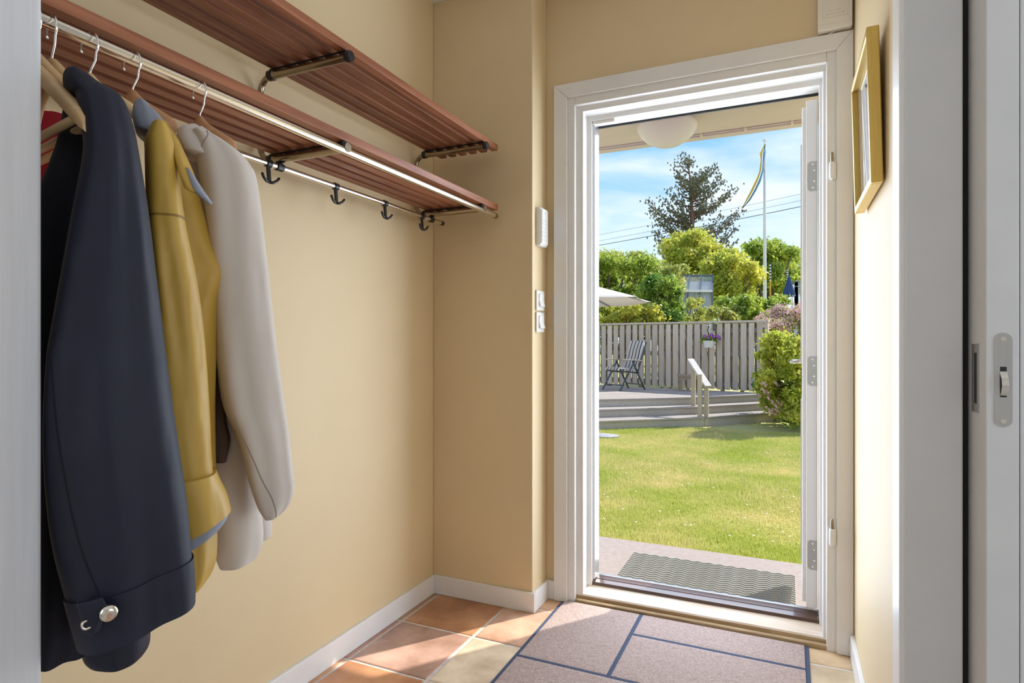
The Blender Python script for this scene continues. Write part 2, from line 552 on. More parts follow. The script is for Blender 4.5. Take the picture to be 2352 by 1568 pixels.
random.seed(4)
pal = [(0.52, 0.29, 0.17), (0.56, 0.33, 0.25), (0.62, 0.45, 0.27), (0.55, 0.30, 0.19), (0.60, 0.38, 0.26), (0.52, 0.29, 0.22)]
special = {(0, 1): (0.50, 0.26, 0.13), (0, 0): (0.50, 0.32, 0.25), (1, 0): (0.66, 0.53, 0.38), (1, 1): (0.62, 0.40, 0.28),
           (0, -1): (0.58, 0.29, 0.15), (1, -1): (0.62, 0.35, 0.28), (-1, 0): (0.44, 0.25, 0.19), (-1, 1): (0.42, 0.24, 0.15),
           (-1, -1): (0.52, 0.28, 0.15), (4, 1): (0.62, 0.50, 0.33), (4, 0): (0.60, 0.27, 0.24), (3, 1): (0.60, 0.45, 0.3), (1, 2): (0.62, 0.38, 0.22)}
full = tile_mesh(TP - TG, TP - TG)
for i in range(-1, 6):
    for j in range(-6, 2):
        x0, x1 = TX + i * TP, TX + (i + 1) * TP
        y0, y1 = TY + (j) * TP, TY + (j + 1) * TP
        X0, X1 = max(x0 + TG / 2, XL), min(x1 - TG / 2, XR)
        Y0, Y1 = y0 + TG / 2, min(y1 - TG / 2, YF)
        if X1 - X0 < 0.01 or Y1 - Y0 < 0.01:
            continue
        me = full if abs(X1 - X0 - TP + TG) < 1e-4 and abs(Y1 - Y0 - TP + TG) < 1e-4 else tile_mesh(X1 - X0, Y1 - Y0)
        t = link('tile', me, Vector(((X0 + X1) / 2, (Y0 + Y1) / 2, random.uniform(-0.0006, 0.0004))), fl)
        t.color = (*special.get((i, j + 1), random.choice(pal)), 1)
# last row by the door wall
for i in range(1, 6):
    x0, x1 = max(TX + i * TP + TG / 2, XP), min(TX + (i + 1) * TP - TG / 2, XR)
    y0 = TY + 2 * TP - 0.31 * 0 + TG / 2
    if x1 - x0 > 0.02 and YF - y0 > 0.01:
        t = link('tile', tile_mesh(x1 - x0, YF - y0), Vector(((x0 + x1) / 2, (y0 + YF) / 2, 0)), fl)
        t.color = (*special.get((i, 2), random.choice(pal)), 1)

# baseboards
BH, BT = 0.078, 0.013


def board(name, x0, x1, y0, y1, label):
    return struct(B(x0, x1, y0, y1, 0.0, BH).build(name, 'trim_white', bevel=0.002), label, 'baseboard')


board('baseboard_left', XL, XL + BT, 0.46, YP, 'white baseboard along the coat wall')
board('baseboard_pilaster', XL + BT, XP + BT, YP - BT, YP, 'white baseboard on the wall projection')
board('baseboard_return', XP, XP + BT, YP, YF, 'short white baseboard below the light switches')
board('baseboard_far', XP + BT, -0.895, YF - BT, YF, 'stub of white baseboard beside the door casing')
board('baseboard_right', XR - BT, XR, 1.40, 2.372, 'white baseboard along the bright right wall')

# ------------------------------------------------------------------ garden door with its frame
d1 = thing('door_1', (-0.34, 2.45, 0.0), 'white garden door standing open with its white frame and worn sill', 'door', kind='structure')
CT = 2.157
m = MB().prism([(-0.894, 2.372, 0), (-0.836, 2.372, 0), (-0.836, 2.372, 2.099), (-0.894, 2.372, CT)], (0, 0.018, 0))
m.build('casing', 'trim_white', d1, bevel=0.0025)
m = MB().prism([(0.1535, 2.372, 0), (0.2055, 2.372, 0), (0.2055, 2.372, CT), (0.1535, 2.372, 2.099)], (0, 0.018, 0))
m.build('casing', 'trim_white', d1, bevel=0.0025)
m = MB().prism([(-0.836, 2.372, 2.0995), (0.1535, 2.372, 2.0995), (0.2055, 2.372, CT), (-0.894, 2.372, CT)], (0, 0.018, 0))
m.build('casing', 'trim_white', d1, bevel=0.0025)
prof = [(-0.860, 2.384), (-0.8065, 2.384), (-0.8045, 2.388), (-0.8045, 2.405), (-0.777, 2.409), (-0.777, 2.462), (-0.757, 2.466), (-0.757, 2.545), (-0.860, 2.545)]
MB().prism([(x, y, 0.0) for x, y in prof][::-1], (0, 0, 2.12)).build('jamb', 'trim_white', d1, bevel=0.0015)
prof = [(0.170, 2.384), (0.1245, 2.384), (0.1225, 2.388), (0.1225, 2.405), (0.113, 2.409), (0.113, 2.462), (0.1035, 2.466), (0.1035, 2.545), (0.170, 2.545)]
MB().prism([(x, y, 0.0) for x, y in prof], (0, 0, 2.12)).build('jamb', 'trim_white', d1, bevel=0.0015)
prof = [(2.384, 2.120), (2.384, 2.067), (2.388, 2.065), (2.405, 2.065), (2.409, 2.044), (2.462, 2.040), (2.466, 2.020), (2.545, 2.018), (2.545, 2.120)]
MB().prism([(-0.8045, y, z) for y, z in prof], (0.927, 0, 0)).build('head', 'trim_white', d1, bevel=0.0015)
B(-0.757, 0.1035, 2.538, 2.546, 2.010, 2.020).build('drip_strip', 'dark_gap', d1)
B(-0.755, -0.66, 2.472, 2.486, 2.006, 2.020).build('door_contact', 'white_plastic_warm', d1, bevel=0.002)
B(-0.757, -0.7475, 2.480, 2.540, 0.075, 2.018).build('weather_strip', 'aluminium', d1, bevel=0.001)
# sill
MB().prism([(-0.806, 2.386, 0.0), (-0.806, 2.386, 0.014), (-0.806, 2.390, 0.017), (-0.806, 2.412, 0.017), (-0.806, 2.412, 0.0)][::-1], (0.93, 0, 0)).build('sill_ledge', 'sill_edge', d1)
MB().prism([(-0.8045, 2.404, 0.012), (-0.8045, 2.404, 0.030), (-0.8045, 2.408, 0.035), (-0.8045, 2.478, 0.055), (-0.8045, 2.478, 0.0)][::-1], (0.927, 0, 0)).build('sill_board', 'sill_worn', d1)
B(-0.8045, 0.1225, 2.4035, 2.4065, 0.016, 0.029).build('sill_lip', 'sill_edge', d1)
MB().prism([(-0.757, 2.472, 0.0), (-0.757, 2.472, 0.066), (-0.757, 2.500, 0.071), (-0.757, 2.502, 0.069), (-0.757, 2.505, 0.0725), (-0.757, 2.530, 0.077), (-0.757, 2.530, 0.0)][::-1], (0.8605, 0, 0)).build('sill_hardwood', 'sill_dark', d1, bevel=0.002)
B(-0.757, 0.1035, 2.530, 2.546, -0.10, 0.0795).build('sill_nosing', 'aluminium', d1, bevel=0.003)
B(-0.806, 0.125, 2.478, 2.545, -0.2, 0.0).build('sill_base', 'sill_dark', d1)
# lift-off hinge halves left on the frame
for z in (1.646, 0.372):
    h = MB().lathe([(0.0, 0), (0.0055, 0.002), (0.0085, 0.008), (0.0085, 0.058), (0.0075, 0.062), (0.0, 0.064)], (0.139, 2.368, z), 16).build('hinge_barrel', 'trim_white', d1, smooth=True)
    MB().lathe([(0.0, 0), (0.0050, 0.0), (0.0050, 0.028), (0.003, 0.034), (0.0, 0.035)], (0.139, 2.368, z + 0.062), 12).build('hinge_pin', 'bronze_chrome', h, smooth=True)
    B(0.139, 0.152, 2.370, 2.388, z + 0.004, z + 0.06).build('hinge_tongue', 'trim_white', h)

# the leaf, swung outwards
LZ0, LZ1 = 0.092, 1.985
la = R(2.6)
ld = Vector((math.sin(la), math.cos(la), 0))        # along the leaf, away from the hinge
lp = Vector((-math.cos(la), math.sin(la), 0))       # out of the inner face (towards -X)
L0 = Vector((0.099, 2.507, 0))


def leafp(s_, t_, z):
    return L0 + ld * s_ + lp * t_ + Vector((0, 0, z))


def leafbox(s0, s1, t0, t1, z0, z1):
    p = [leafp(s_, t_, z) for z in (z0, z1) for t_ in (t0, t1) for s_ in (s0, s1)]
    return MB().add(p, [(0, 1, 3, 2), (4, 6, 7, 5), (0, 4, 5, 1), (2, 3, 7, 6), (0, 2, 6, 4), (1, 5, 7, 3)])


leaf = leafbox(0, 0.82, 0.0, 0.038, LZ0, LZ1).build('door_leaf', 'trim_white', d1, bevel=0.002)
leafbox(0.012, 0.808, 0.038, 0.052, LZ0 + 0.015, LZ1 - 0.02).build('leaf_rebate', 'trim_white', leaf, bevel=0.002)
for z0, z1 in ((1.0, 1.86), (0.22, 0.86)):
    leafbox(0.12, 0.70, 0.052, 0.060, z0, z1).build('leaf_panel', 'trim_white', leaf, bevel=0.003)
for z in (1.70, 0.975, 0.29):
    zz = z
    m = MB()
    pl = [(0.0, zz - 0.055), (0.024, zz - 0.055), (0.032, zz - 0.047), (0.032, zz + 0.047), (0.024, zz + 0.055), (0.0, zz + 0.055)]
    m.prism([leafp(-0.0015, t_, z_) for t_, z_ in pl][::-1], ld * 0.003)
    m.build('hinge_plate', 'hinge_steel', leaf)
    for dz, t_ in ((0.043, 0.016), (0.020, 0.011), (-0.020, 0.011), (-0.043, 0.016)):
        c = leafp(-0.0018, t_, zz + dz)
        MB().lathe([(0.0, 0), (0.0042, 0), (0.0036, 0.0012), (0.0018, 0.0012), (0.0012, 0.0004), (0.0, 0.0004)], c, 12, -ld).build('screw', 'chrome_bright', leaf, smooth=True)
# handle on the inner face
h = MB()
hz = 0.988
h.lathe([(0.0, 0), (0.025, 0), (0.025, 0.006), (0.012, 0.009), (0.0105, 0.045)], leafp(0.755, 0.052, hz), 20, lp, cap=False)
pth = [leafp(0.755, 0.052 + 0.036, hz), leafp(0.752, 0.052 + 0.052, hz), leafp(0.742, 0.052 + 0.060, hz), leafp(0.70, 0.052 + 0.062, hz), leafp(0.645, 0.052 + 0.060, hz)]
h.tube(pth, [0.0105, 0.0115, 0.012, 0.0105, 0.009], 14)
hd = h.build('door_handle', 'chrome_bright', leaf, smooth=True)
hd['label'] = 'polished lever handle'
leafbox(0.735, 0.775, 0.052, 0.060, 1.03, 1.075).build('lock_plate', 'chrome', leaf, bevel=0.003)

# ------------------------------------------------------------------ sliding pocket door
d2 = thing('door_2', (0.333, 1.7, 0.004), 'grey white sliding door half drawn into its wall pocket', 'door', kind='structure')
B(0.311, 0.357, 1.288, 2.15, 0.006, 2.2).build('door_leaf', 'trim_grey', d2, bevel=0.002)
B(0.2985, 0.3095, 1.40, 1.43, 0.0, ZC).build('pocket_gap_shade', 'dark_gap', d2)  # near-black strip standing in for the shade inside the pocket gap
# flush pull on the face
pz0, pz1, py0, py1 = 0.954, 1.078, 1.326, 1.372
m = B(0.3095, 0.3112, py0, py1, pz0, pz0 + 0.016)
m.box(0.3095, 0.3112, py0, py1, pz1 - 0.016, pz1)
m.box(0.3095, 0.3112, py0, py0 + 0.012, pz0 + 0.016, pz1 - 0.016)
m.box(0.3095, 0.3112, py1 - 0.012, py1, pz0 + 0.016, pz1 - 0.016)
fp = m.build('flush_pull', 'steel_brushed', d2)
B(0.3104, 0.3110, py0 + 0.012, py1 - 0.012, pz0 + 0.016, pz1 - 0.016).build('pull_recess', 'dark_gap', fp)
# edge pull: round ended plate with a curved finger latch
xc, yE = 0.3345, 1.288
z0, z1, hw = 0.936, 1.097, 0.0125
poly = arc((xc, yE, z1 - hw), hw, 0, math.pi, 12, (1, 0, 0), (0, 0, 1)) + arc((xc, yE, z0 + hw), hw, math.pi, 2 * math.pi, 12, (1, 0, 0), (0, 0, 1))
ep = MB().prism([p + Vector((0, -0.0015, 0)) for p in poly], (0, 0.0016, 0)).build('edge_plate', 'steel_brushed', d2)
B(xc - 0.0045, xc + 0.0045, yE - 0.0019, yE - 0.0014, 0.987, 1.039).build('latch_slot', 'dark_gap', ep)
m = MB()
pth = [(xc + 0.0005, yE - 0.001, 0.990), (xc + 0.001, yE - 0.006, 0.996), (xc + 0.0015, yE - 0.0085, 1.007), (xc + 0.001, yE - 0.008, 1.018), (xc, yE - 0.004, 1.027), (xc, yE - 0.001, 1.031)]
m.rings([[Vector(p) + Vector((a * 0.0048, b * 0.0013, 0)) for a, b in ((-1, -1), (1, -1), (1, 1), (-1, 1))] for p in pth])
m.build('finger_latch', 'chrome_bright', ep, auto=50)
for z in (z0 + 0.010, z1 - 0.0105):
    sc = MB().lathe([(0.0, 0.0), (0.0045, 0.0), (0.0041, 0.0007), (0.0, 0.0007)], (xc, yE - 0.0014, z), 16, (0, -1, 0)).build('screw', 'chrome', ep)
m = B(0.2965, 0.2985, 1.36, 1.384, 0.0, ZC)
trim2 = struct(B(0.2055, 0.2975, 1.376, 1.3845, 0.0, ZC).build('trim_2', 'trim_grey', bevel=0.003), 'grey white casing post beside the sliding door', 'door post')
struct(B(0.196, 0.207, 1.3765, 1.46, 0.0, ZC).build('trim_3', 'trim_white', bevel=0.003), 'narrow white casing strip on the bright right wall', 'trim')

# ================================================================== HAT RACK
ZU, ZL, SH, SWD = 1.882, 1.640, 0.023, 0.0275
XF, XB = -1.070, -1.338
rk = thing('hat_rack', (-1.25, 1.33, 1.55), 'two-tier hat rack of dark red slats with chrome coat rods', 'hat rack')
Y0S, Y1S = 0.475, 2.20
for zt in (ZU, ZL):
    proto = None
    for k in range(6):
        xa = XF - SWD / 2 - k * (XF - XB - SWD) / 5
        if proto is None:
            s_ = B(-SWD / 2, SWD / 2, Y0S, Y1S, 0, SH).build('slat', 'mahogany', rk, bevel=0.0015)
            proto = s_.data
            s_.location = Vector((xa, (Y0S + Y1S) / 2, zt - SH)) - rk.location
        else:
            s_ = link('slat', proto, Vector((xa, (Y0S + Y1S) / 2, zt - SH)), rk, bevel=0.0015)
RX, RZ, RR = -1.078, 1.5935, 0.0105
QX, QZ, QR = -1.312, 1.578, 0.0085
rod = MB().tube([(RX, Y0S, RZ), (RX, 2.185, RZ)], RR, 20).build('hanging_rod', 'chrome', rk, auto=40)
MB().tube([(RX, 2.178, RZ), (RX, 2.196, RZ)], RR + 0.0012, 20).build('rod_cap', 'bronze_chrome', rod, auto=40)
rod2 = MB().tube([(QX, Y0S, QZ), (QX, 2.160, QZ)], QR, 18).build('hook_rod', 'chrome', rk, auto=40)
MB().tube([(QX, 2.152, QZ), (QX, 2.170, QZ)], QR + 0.0012, 18).build('rod_cap', 'black_plastic', rod2, auto=40)
XW = -1.384
for yb in (1.28, 2.08):
    zu, zl = ZU - SH - 0.016, ZL - SH - 0.016
    br = 0.045
    path = [(-1.335, yb, zu)] + arc((XW + br, yb, zu - br), br, R(90), R(180), 8, (1, 0, 0), (0, 0, 1)) + \
        arc((XW + br, yb, zl + br), br, R(180), R(270), 8, (1, 0, 0), (0, 0, 1)) + [(-1.335, yb, zl)]
    bk = MB().tube(path, 0.0085, 14).build('bracket', 'bronze_chrome', rk, auto=40)
    for zt in (zu, zl):
        MB().tube([(-1.345, yb, zt), (XF + 0.004, yb, zt)], 0.0125, 16).build('bracket_arm', 'bronze_chrome', bk, auto=40)
        B(-1.345, XF, yb - 0.0065, yb + 0.0065, zt + 0.007, zt + 0.0158).build('slat_saddle', 'black_plastic', bk)
        MB().tube([(-1.349, yb, zt), (-1.335, yb, zt)], 0.0150, 16).build('arm_collar', 'black_plastic', bk, auto=40)
    MB().lathe([(0.0, -0.004), (0.0150, -0.004), (0.0150, 0.010), (0.0135, 0.0125), (0.0, 0.0125)], (XF + 0.002, yb, zu), 20, (1, 0, 0)).build('end_cap', 'black_plastic', bk, auto=35)
    ca = [(XF - 0.012, yb + a, z) for a, z in ((-0.0165, zl + 0.0150), (0.0165, zl + 0.0150), (0.0150, zl - 0.012), (0.008, RZ - 0.004), (-0.008, RZ - 0.004), (-0.0150, zl - 0.012))]
    MB().prism(ca, (0.0125, 0, 0)).build('end_cap', 'black_plastic', bk, bevel=0.003)
    m = B(QX - 0.005, QX + 0.005, yb - 0.010, yb + 0.010, QZ + 0.004, zl - 0.008)
    m.tube([(QX, yb - 0.012, QZ), (QX, yb + 0.012, QZ)], QR + 0.0035, 16)
    m.build('rod_hanger', 'black_plastic', bk, bevel=0.002)


def coat_hook(y):
    m = MB().tube([(QX, y - 0.008, QZ), (QX, y + 0.008, QZ)], QR + 0.003, 16)
    m.beam((QX, y, QZ - 0.008), (QX + 0.004, y, QZ - 0.052), 0.010, 0.006, (1, 0, 0))
    hk = m.build('coat_hook', 'black_plastic', rk, auto=40)
    c = Vector((QX + 0.004, y, QZ - 0.053))
    for s_ in (-1, 1):
        p = [c, c + Vector((0.002, s_ * 0.012, 0.001)), c + Vector((0.004, s_ * 0.023, 0.008)), c + Vector((0.006, s_ * 0.031, 0.018))]
        MB().tube(p, [0.0042, 0.0042, 0.004, 0.0036], 10).build('prong', 'black_plastic', hk, smooth=True)
    return hk


for y in (1.240, 1.514, 1.772, 2.012):
    coat_hook(y)

# ================================================================== HANGERS


def hanger(y, rz, mat, label, bar=False, half=0.2, drop=0.15):
    g = thing('wooden_hanger', (0, 0, 0), label, 'hanger', 'wooden hangers on the rod')
    rings = []
    n = 33
    for i in range(n):
        t = -1 + 2 * i / (n - 1)
        x = half * t
        at_ = abs(t)
        z = -0.012 - drop * (0.25 * at_ + 0.75 * at_ ** 1.5) * (1 - 0.12 * at_)
        hh = 0.014 + 0.012 * math.exp(-(t / 0.22) ** 2)
        th = 0.0055 + 0.0035 * at_
        yy = 0.022 * at_ ** 1.6
        sec = [(1, 0.45), (0.75, 0.85), (0.3, 1), (-0.3, 1), (-0.75, 0.85), (-1, 0.45), (-1, -0.45), (-0.75, -0.85), (-0.3, -1), (0.3, -1), (0.75, -0.85), (1, -0.45)]
        k = 0.8 if i in (0, n - 1) else 1.0
        rings.append([Vector((x, yy + th * a * k, z + hh * b * k)) for a, b in sec])
    MB().rings(rings).build('shoulder_bar', mat, g, auto=70)
    if bar:
        MB().tube([(-half * 0.9, 0.018, -drop * 0.86), (0, 0.010, -drop * 0.9), (half * 0.9, 0.018, -drop * 0.86)], 0.0062, 10).build('trouser_bar', mat, g, smooth=True)
    pts = [Vector((0.0, 0, -0.02)), Vector((0, 0, 0.010)), Vector((0.003, 0, 0.018)), Vector((0.014, 0, 0.032))]
    pts += arc((0, 0, 0.060), 0.0215, R(-42), R(205), 16, (1, 0, 0), (0, 0, 1))
    MB().tube(pts, 0.0019, 8).build('hook', 'chrome_bright', g, smooth=True)
    g.location = (RX, y, RZ + RR - 0.060 - 0.0195)
    g.rotation_euler = (0, 0, rz)
    return g


hanger(0.842, R(-4), 'hanger_wood_red', 'wooden hanger carrying the beige coat', half=0.075, drop=0.05)
hanger(0.705, R(5), 'hanger_wood_red', 'reddish wooden hanger carrying the mustard coat', half=0.075, drop=0.05)
hanger(0.632, R(4), 'hanger_wood', 'pale wooden hanger carrying the navy coat', half=0.075, drop=0.05)
hanger(0.574, R(-11), 'hanger_wood', 'empty wooden hanger closest to the navy coat', True)
hanger(0.552, R(-11), 'hanger_wood', 'middle one of the three empty wooden hangers', True)
hanger(0.530, R(-11), 'hanger_wood', 'empty wooden hanger closest to the white door post', True)

# ================================================================== COATS


def cr(p0, p1, p2, p3, t):
    return 0.5 * ((2 * p1) + (-p0 + p2) * t + (2 * p0 - 5 * p1 + 4 * p2 - p3) * t * t + (-p0 + 3 * p1 - 3 * p2 + p3) * t ** 3)


def cloth(spec, dist, depth, rings=44, seg=56, power=2.3, folds=(), tilt=(0, 0), wob=0.0, seed=0, band=(0.0, 1.0), grow=0.0, cap=True):
    """A hanging fold of cloth as a closed loft. spec rows: (v, left, right) seen from the camera at a plan distance;
    every ring is an oval in plan, widths and heights converted to metres here."""
    pts = [np.array(s_, float) for s_ in spec]
    lin = np.linspace(band[0], band[1], max(4, int(rings * (band[1] - band[0])) + 1))
    ts = lin * (len(pts) - 1)
    mb = MB()
    out = []
    for q, t in enumerate(ts):
        i = min(int(t), len(pts) - 2)
        f = t - i
        p = cr(pts[max(i - 1, 0)], pts[i], pts[i + 1], pts[min(i + 2, len(pts) - 1)], f)
        v, ul, ur = p
        w = lin[q]
        dd = dist if not callable(dist) else dist(w)
        hb = depth if not callable(depth) else depth(w)
        ra = ray(ul, v); rb = ray(ur, v)
        pa = Vector((ra.x, ra.y, 0)).normalized() * dd
        pb = Vector((rb.x, rb.y, 0)).normalized() * dd
        c = (pa + pb) / 2
        a = (pb - pa) / 2
        a = a * (1 + grow / a.length)
        hb += grow
        qd = Vector((c.x, c.y, 0)).normalized()
        ru = ray((ul + ur) / 2, v)
        z = CAM_H + ru.z / math.hypot(ru.x, ru.y) * c.length
        ring = []
        tl = tilt[0] + (tilt[1] - tilt[0]) * w
        for k in range(seg):
            th = 2 * math.pi * k / seg
            ct, st = math.cos(th), math.sin(th)
            rr = (abs(ct) ** power + abs(st) ** power) ** (-1 / power)
            amp = 1.0
            for (kk, am, ph, tw) in folds:
                amp += am * w ** 0.7 * math.sin(kk * th + ph + tw * w)
            if wob:
                nv = mnoise.noise(Vector((ct * 1.6 + seed, st * 1.6, z * 5)))
                amp += wob * nv
            b_amp = 1 + (amp - 1) * 2.2
            ring.append(Vector((c.x, c.y, z)) + a * (rr * ct * (1 + (amp - 1) * 0.35)) + qd * (rr * st * hb * b_amp) + Vector((0, 0, tl * ct * rr)))
        out.append(ring)
    mb.rings(out, cap)
    return mb


def close_top(spec):
    v, a, b = spec[0]
    c = (a + b) / 2
    return [(v - 6, c - (b - a) * 0.12, c + (b - a) * 0.12), (v - 4, c - (b - a) * 0.36, c + (b - a) * 0.36)] + spec


def seam(mb, seg, w0, w1, i0, i1, mat, parent, r=0.0011):
    n = len(mb.v) // seg
    k0, k1 = int(n * w0), min(n - 1, int(n * w1))
    pts = []
    for k in range(k0, k1 + 1):
        t = (k - k0) / max(1, k1 - k0)
        f = (i0 + (i1 - i0) * t) * seg
        a, b = int(f) % seg, (int(f) + 1) % seg
        pts.append(mb.v[k * seg + a].lerp(mb.v[k * seg + b], f - int(f)))
    MB().tube(pts, r, 6).build('seam', mat, parent, smooth=True)


# ---- navy raincoat
nv = thing('raincoat', (-0.98, 0.60, 0.58), 'dark navy raincoat with a silver snap button on its wide cuff', 'coat')
body = [(215, 152, 240), (260, 144, 280), (340, 128, 290), (400, 106, 294), (500, 75, 300), (800, 66, 300), (1100, 60, 290), (1300, 58, 280), (1440, 58, 265), (1486, 60, 225)]
cloth(close_top(body), 1.15, lambda w: 0.045 + 0.02 * w, folds=((3, 0.05, 0.4, 1), (7, 0.03, 1, 2)), seed=2, wob=0.05, tilt=(0, 0.0)).build('body', 'navy_dark', nv, auto=60)
slv = [(216, 172, 262), (236, 176, 286), (290, 184, 305), (350, 190, 317), (500, 162, 340), (723, 121, 366), (827, 106, 378), (1000, 102, 400), (1186, 119, 424), (1320, 152, 436), (1392, 174, 440), (1424, 184, 440)]
nk = dict(rings=110, folds=((2, 0.05, 0.5, 1.2), (5, 0.030, 2.0, 2.0), (9, 0.012, 1.0, 3.0)), seed=5, wob=0.06, tilt=(0, 0.018))
nd = lambda w: 1.075 - 0.05 * min(1, w * 1.6)
sl = cloth(close_top(slv), nd, lambda w: 0.042 + 0.030 * w, **nk)
seam(sl, 56, 0.60, 0.84, 0.585, 0.68, 'seam_navy', nv)
sl.build('sleeve', 'navy_cloth', nv, auto=60)
cf = cloth(close_top(slv), nd, lambda w: 0.042 + 0.030 * w, band=(0.845, 0.999), grow=0.0025, **nk).build('cuff', 'navy_cloth', nv, auto=60)
lowr = [(1290, 160, 352), (1380, 178, 352), (1440, 187, 346), (1488, 190, 344), (1506, 203, 332)]
cloth(lowr, 1.12, 0.05, rings=22, folds=((4, 0.04, 0.4, 1),), seed=9, wob=0.05).build('lower_cuff', 'navy_cloth', nv, auto=60)
hood = [(184, 160, 215), (190, 148, 240), (205, 143, 262), (228, 146, 284), (250, 160, 292)]
cloth(close_top(hood), 1.085, lambda w: 0.03 + 0.03 * w, rings=22, folds=((3, 0.06, 0.2, 1.5),), seed=3, wob=0.10, tilt=(-0.004, -0.010)).build('collar', 'navy_dark', nv, smooth=True)
def at_d(u, v, d):
    q = ray(u, v)
    return Vector((0, 0, CAM_H)) + q * (d / math.hypot(q.x, q.y))


bt = at_d(250, 1408, 0.938)
vd = (Vector((0, 0, CAM_H)) - bt); vd.z = 0; vd.normalize()
vd = (vd + Vector((0.25, 0.0, 0.1))).normalized()
MB().lathe([(0.0, 0.0045), (0.006, 0.0042), (0.0098, 0.002), (0.0105, 0.0), (0.010, -0.012), (0.0, -0.012)], bt, 24, vd).build('snap_button', 'chrome', nv, smooth=True)
bt2 = at_d(200, 1434, 0.952)
MB().lathe([(0.0035, -0.010), (0.0068, -0.010), (0.0068, 0.001), (0.0055, 0.002), (0.0035, 0.001), (0.0035, -0.010)], bt2, 20, vd, cap=False).build('snap_ring', 'chrome', nv, smooth=True)
pq = [(176, 1388), (236, 1372), (246, 1390), (232, 1446), (214, 1462), (196, 1452)]
m = MB().prism([at_d(u, v, 0.942 + (0.010 if u < 215 else 0.0)) for u, v in pq], vd * -0.012)
m.build('cuff_tab', 'navy_cloth', nv, bevel=0.002)

# ---- red cardigan, mostly hidden
rd = thing('cardigan', (-1.22, 0.668, 0.80), 'red garment glimpsed between the navy coat and the door post', 'cardigan')
cloth(close_top([(270, 60, 190), (300, 50, 200), (420, 55, 190), (700, 60, 180), (1050, 62, 178)]), 1.415, 0.022, rings=24, folds=((4, 0.05, 1, 1),), wob=0.04).build('body', 'red_cloth', rd, smooth=True)
cloth([(300, 170, 205), (420, 172, 212), (800, 172, 212), (900, 174, 208)], 1.41, 0.02, rings=16).build('sleeve', 'red_cloth', rd, smooth=True)

# ---- mustard coat
mu = thing('trench_coat', (-0.95, 0.71, 0.62), 'mustard yellow coat with grey blue lining and turned back cuff', 'coat')
body = [(290, 330, 392), (330, 330, 418), (400, 335, 440), (470, 340, 466), (557, 350, 496), (600, 356, 524), (622, 360, 534), (650, 362, 527), (690, 366, 508), (744, 372, 500), (889, 378, 494), (1000, 384, 494), (1150, 390, 497), (1285, 396, 497), (1338, 404, 470)]
cloth(close_top(body), 1.205, lambda w: 0.035 + 0.02 * w, rings=90, folds=((3, 0.03, 0.3, 1), (7, 0.02, 1, 2)), seed=12, wob=0.06).build('body', 'mustard_cloth', mu, auto=60)
slv = [(296, 345, 388), (320, 335, 398), (350, 332, 405), (500, 336, 424), (640, 346, 452), (764, 354, 469), (930, 362, 480), (1040, 368, 485), (1100, 372, 490)]
mk = dict(rings=60, folds=((3, 0.045, 1.3, 1.4), (6, 0.025, 0.4, 3)), seed=15, wob=0.06)
cloth(close_top(slv), 1.125, lambda w: 0.036 + 0.012 * w, **mk).build('sleeve', 'mustard_cloth', mu, smooth=True)
cloth(close_top(slv), 1.125, lambda w: 0.036 + 0.012 * w, band=(0.500, 0.5035), grow=0.0007, **mk).build('seam', 'seam_brown', mu, smooth=True)
cloth([(1090, 368, 497), (1120, 371, 506), (1160, 376, 521), (1205, 384, 531)], 1.122, 0.060, rings=14, folds=((4, 0.02, 0.3, 1),), tilt=(0.004, 0.022), seed=15, wob=0.05).build('cuff', 'mustard_cloth', mu, auto=60)
cloth([(1196, 388, 526), (1218, 392, 523), (1232, 402, 512)], 1.124, 0.052, rings=8, tilt=(0.021, 0.020), seed=15, wob=0.05).build('cuff_lining', 'slate_lining', mu, auto=60)
cl = [(248, 312, 350), (262, 306, 372), (290, 304, 396), (325, 312, 405)]
cloth(close_top(cl), 1.165, lambda w: 0.03 + 0.015 * w, rings=18, seed=4, wob=0.08, tilt=(-0.003, -0.012)).build('collar', 'slate_lining', mu, smooth=True)


def ribbon(pts, mat, name, parent, thick=0.004):
    """pts: rows of ((u,v,plan distance) left, (u,v,plan distance) right)"""
    mb = MB()
    rows = []
    for a, b in pts:
        row = []
        for k in range(5):
            t = k / 4
            u, v, d = [a[i] + (b[i] - a[i]) * t for i in range(3)]
            ra = ray(u, v)
            h_ = math.hypot(ra.x, ra.y)
            p = Vector((ra.x, ra.y, ra.z)) * ((d - 0.010 * math.sin(t * math.pi)) / h_)
            row.append(p + Vector((0, 0, CAM_H)))
        rows.append(row)
    mb.rings(rows, cap=False, closed=False)
    return mb.build(name, mat, parent, smooth=True, solid=thick)


ribbon([((362, 272, 1.14), (388, 290, 1.15)), ((385, 300, 1.12), (412, 330, 1.13)), ((398, 350, 1.10), (434, 378, 1.12)), ((412, 400, 1.09), (448, 412, 1.11)), ((424, 432, 1.085), (456, 446, 1.10))], 'mustard_cloth', 'lapel', mu)
ribbon([((426, 384, 1.105), (432, 388, 1.105)), ((433, 410, 1.095), (448, 412, 1.10)), ((442, 434, 1.09), (468, 442, 1.10)), ((462, 452, 1.09), (487, 469, 1.10))], 'slate_lining', 'lapel_facing', mu)

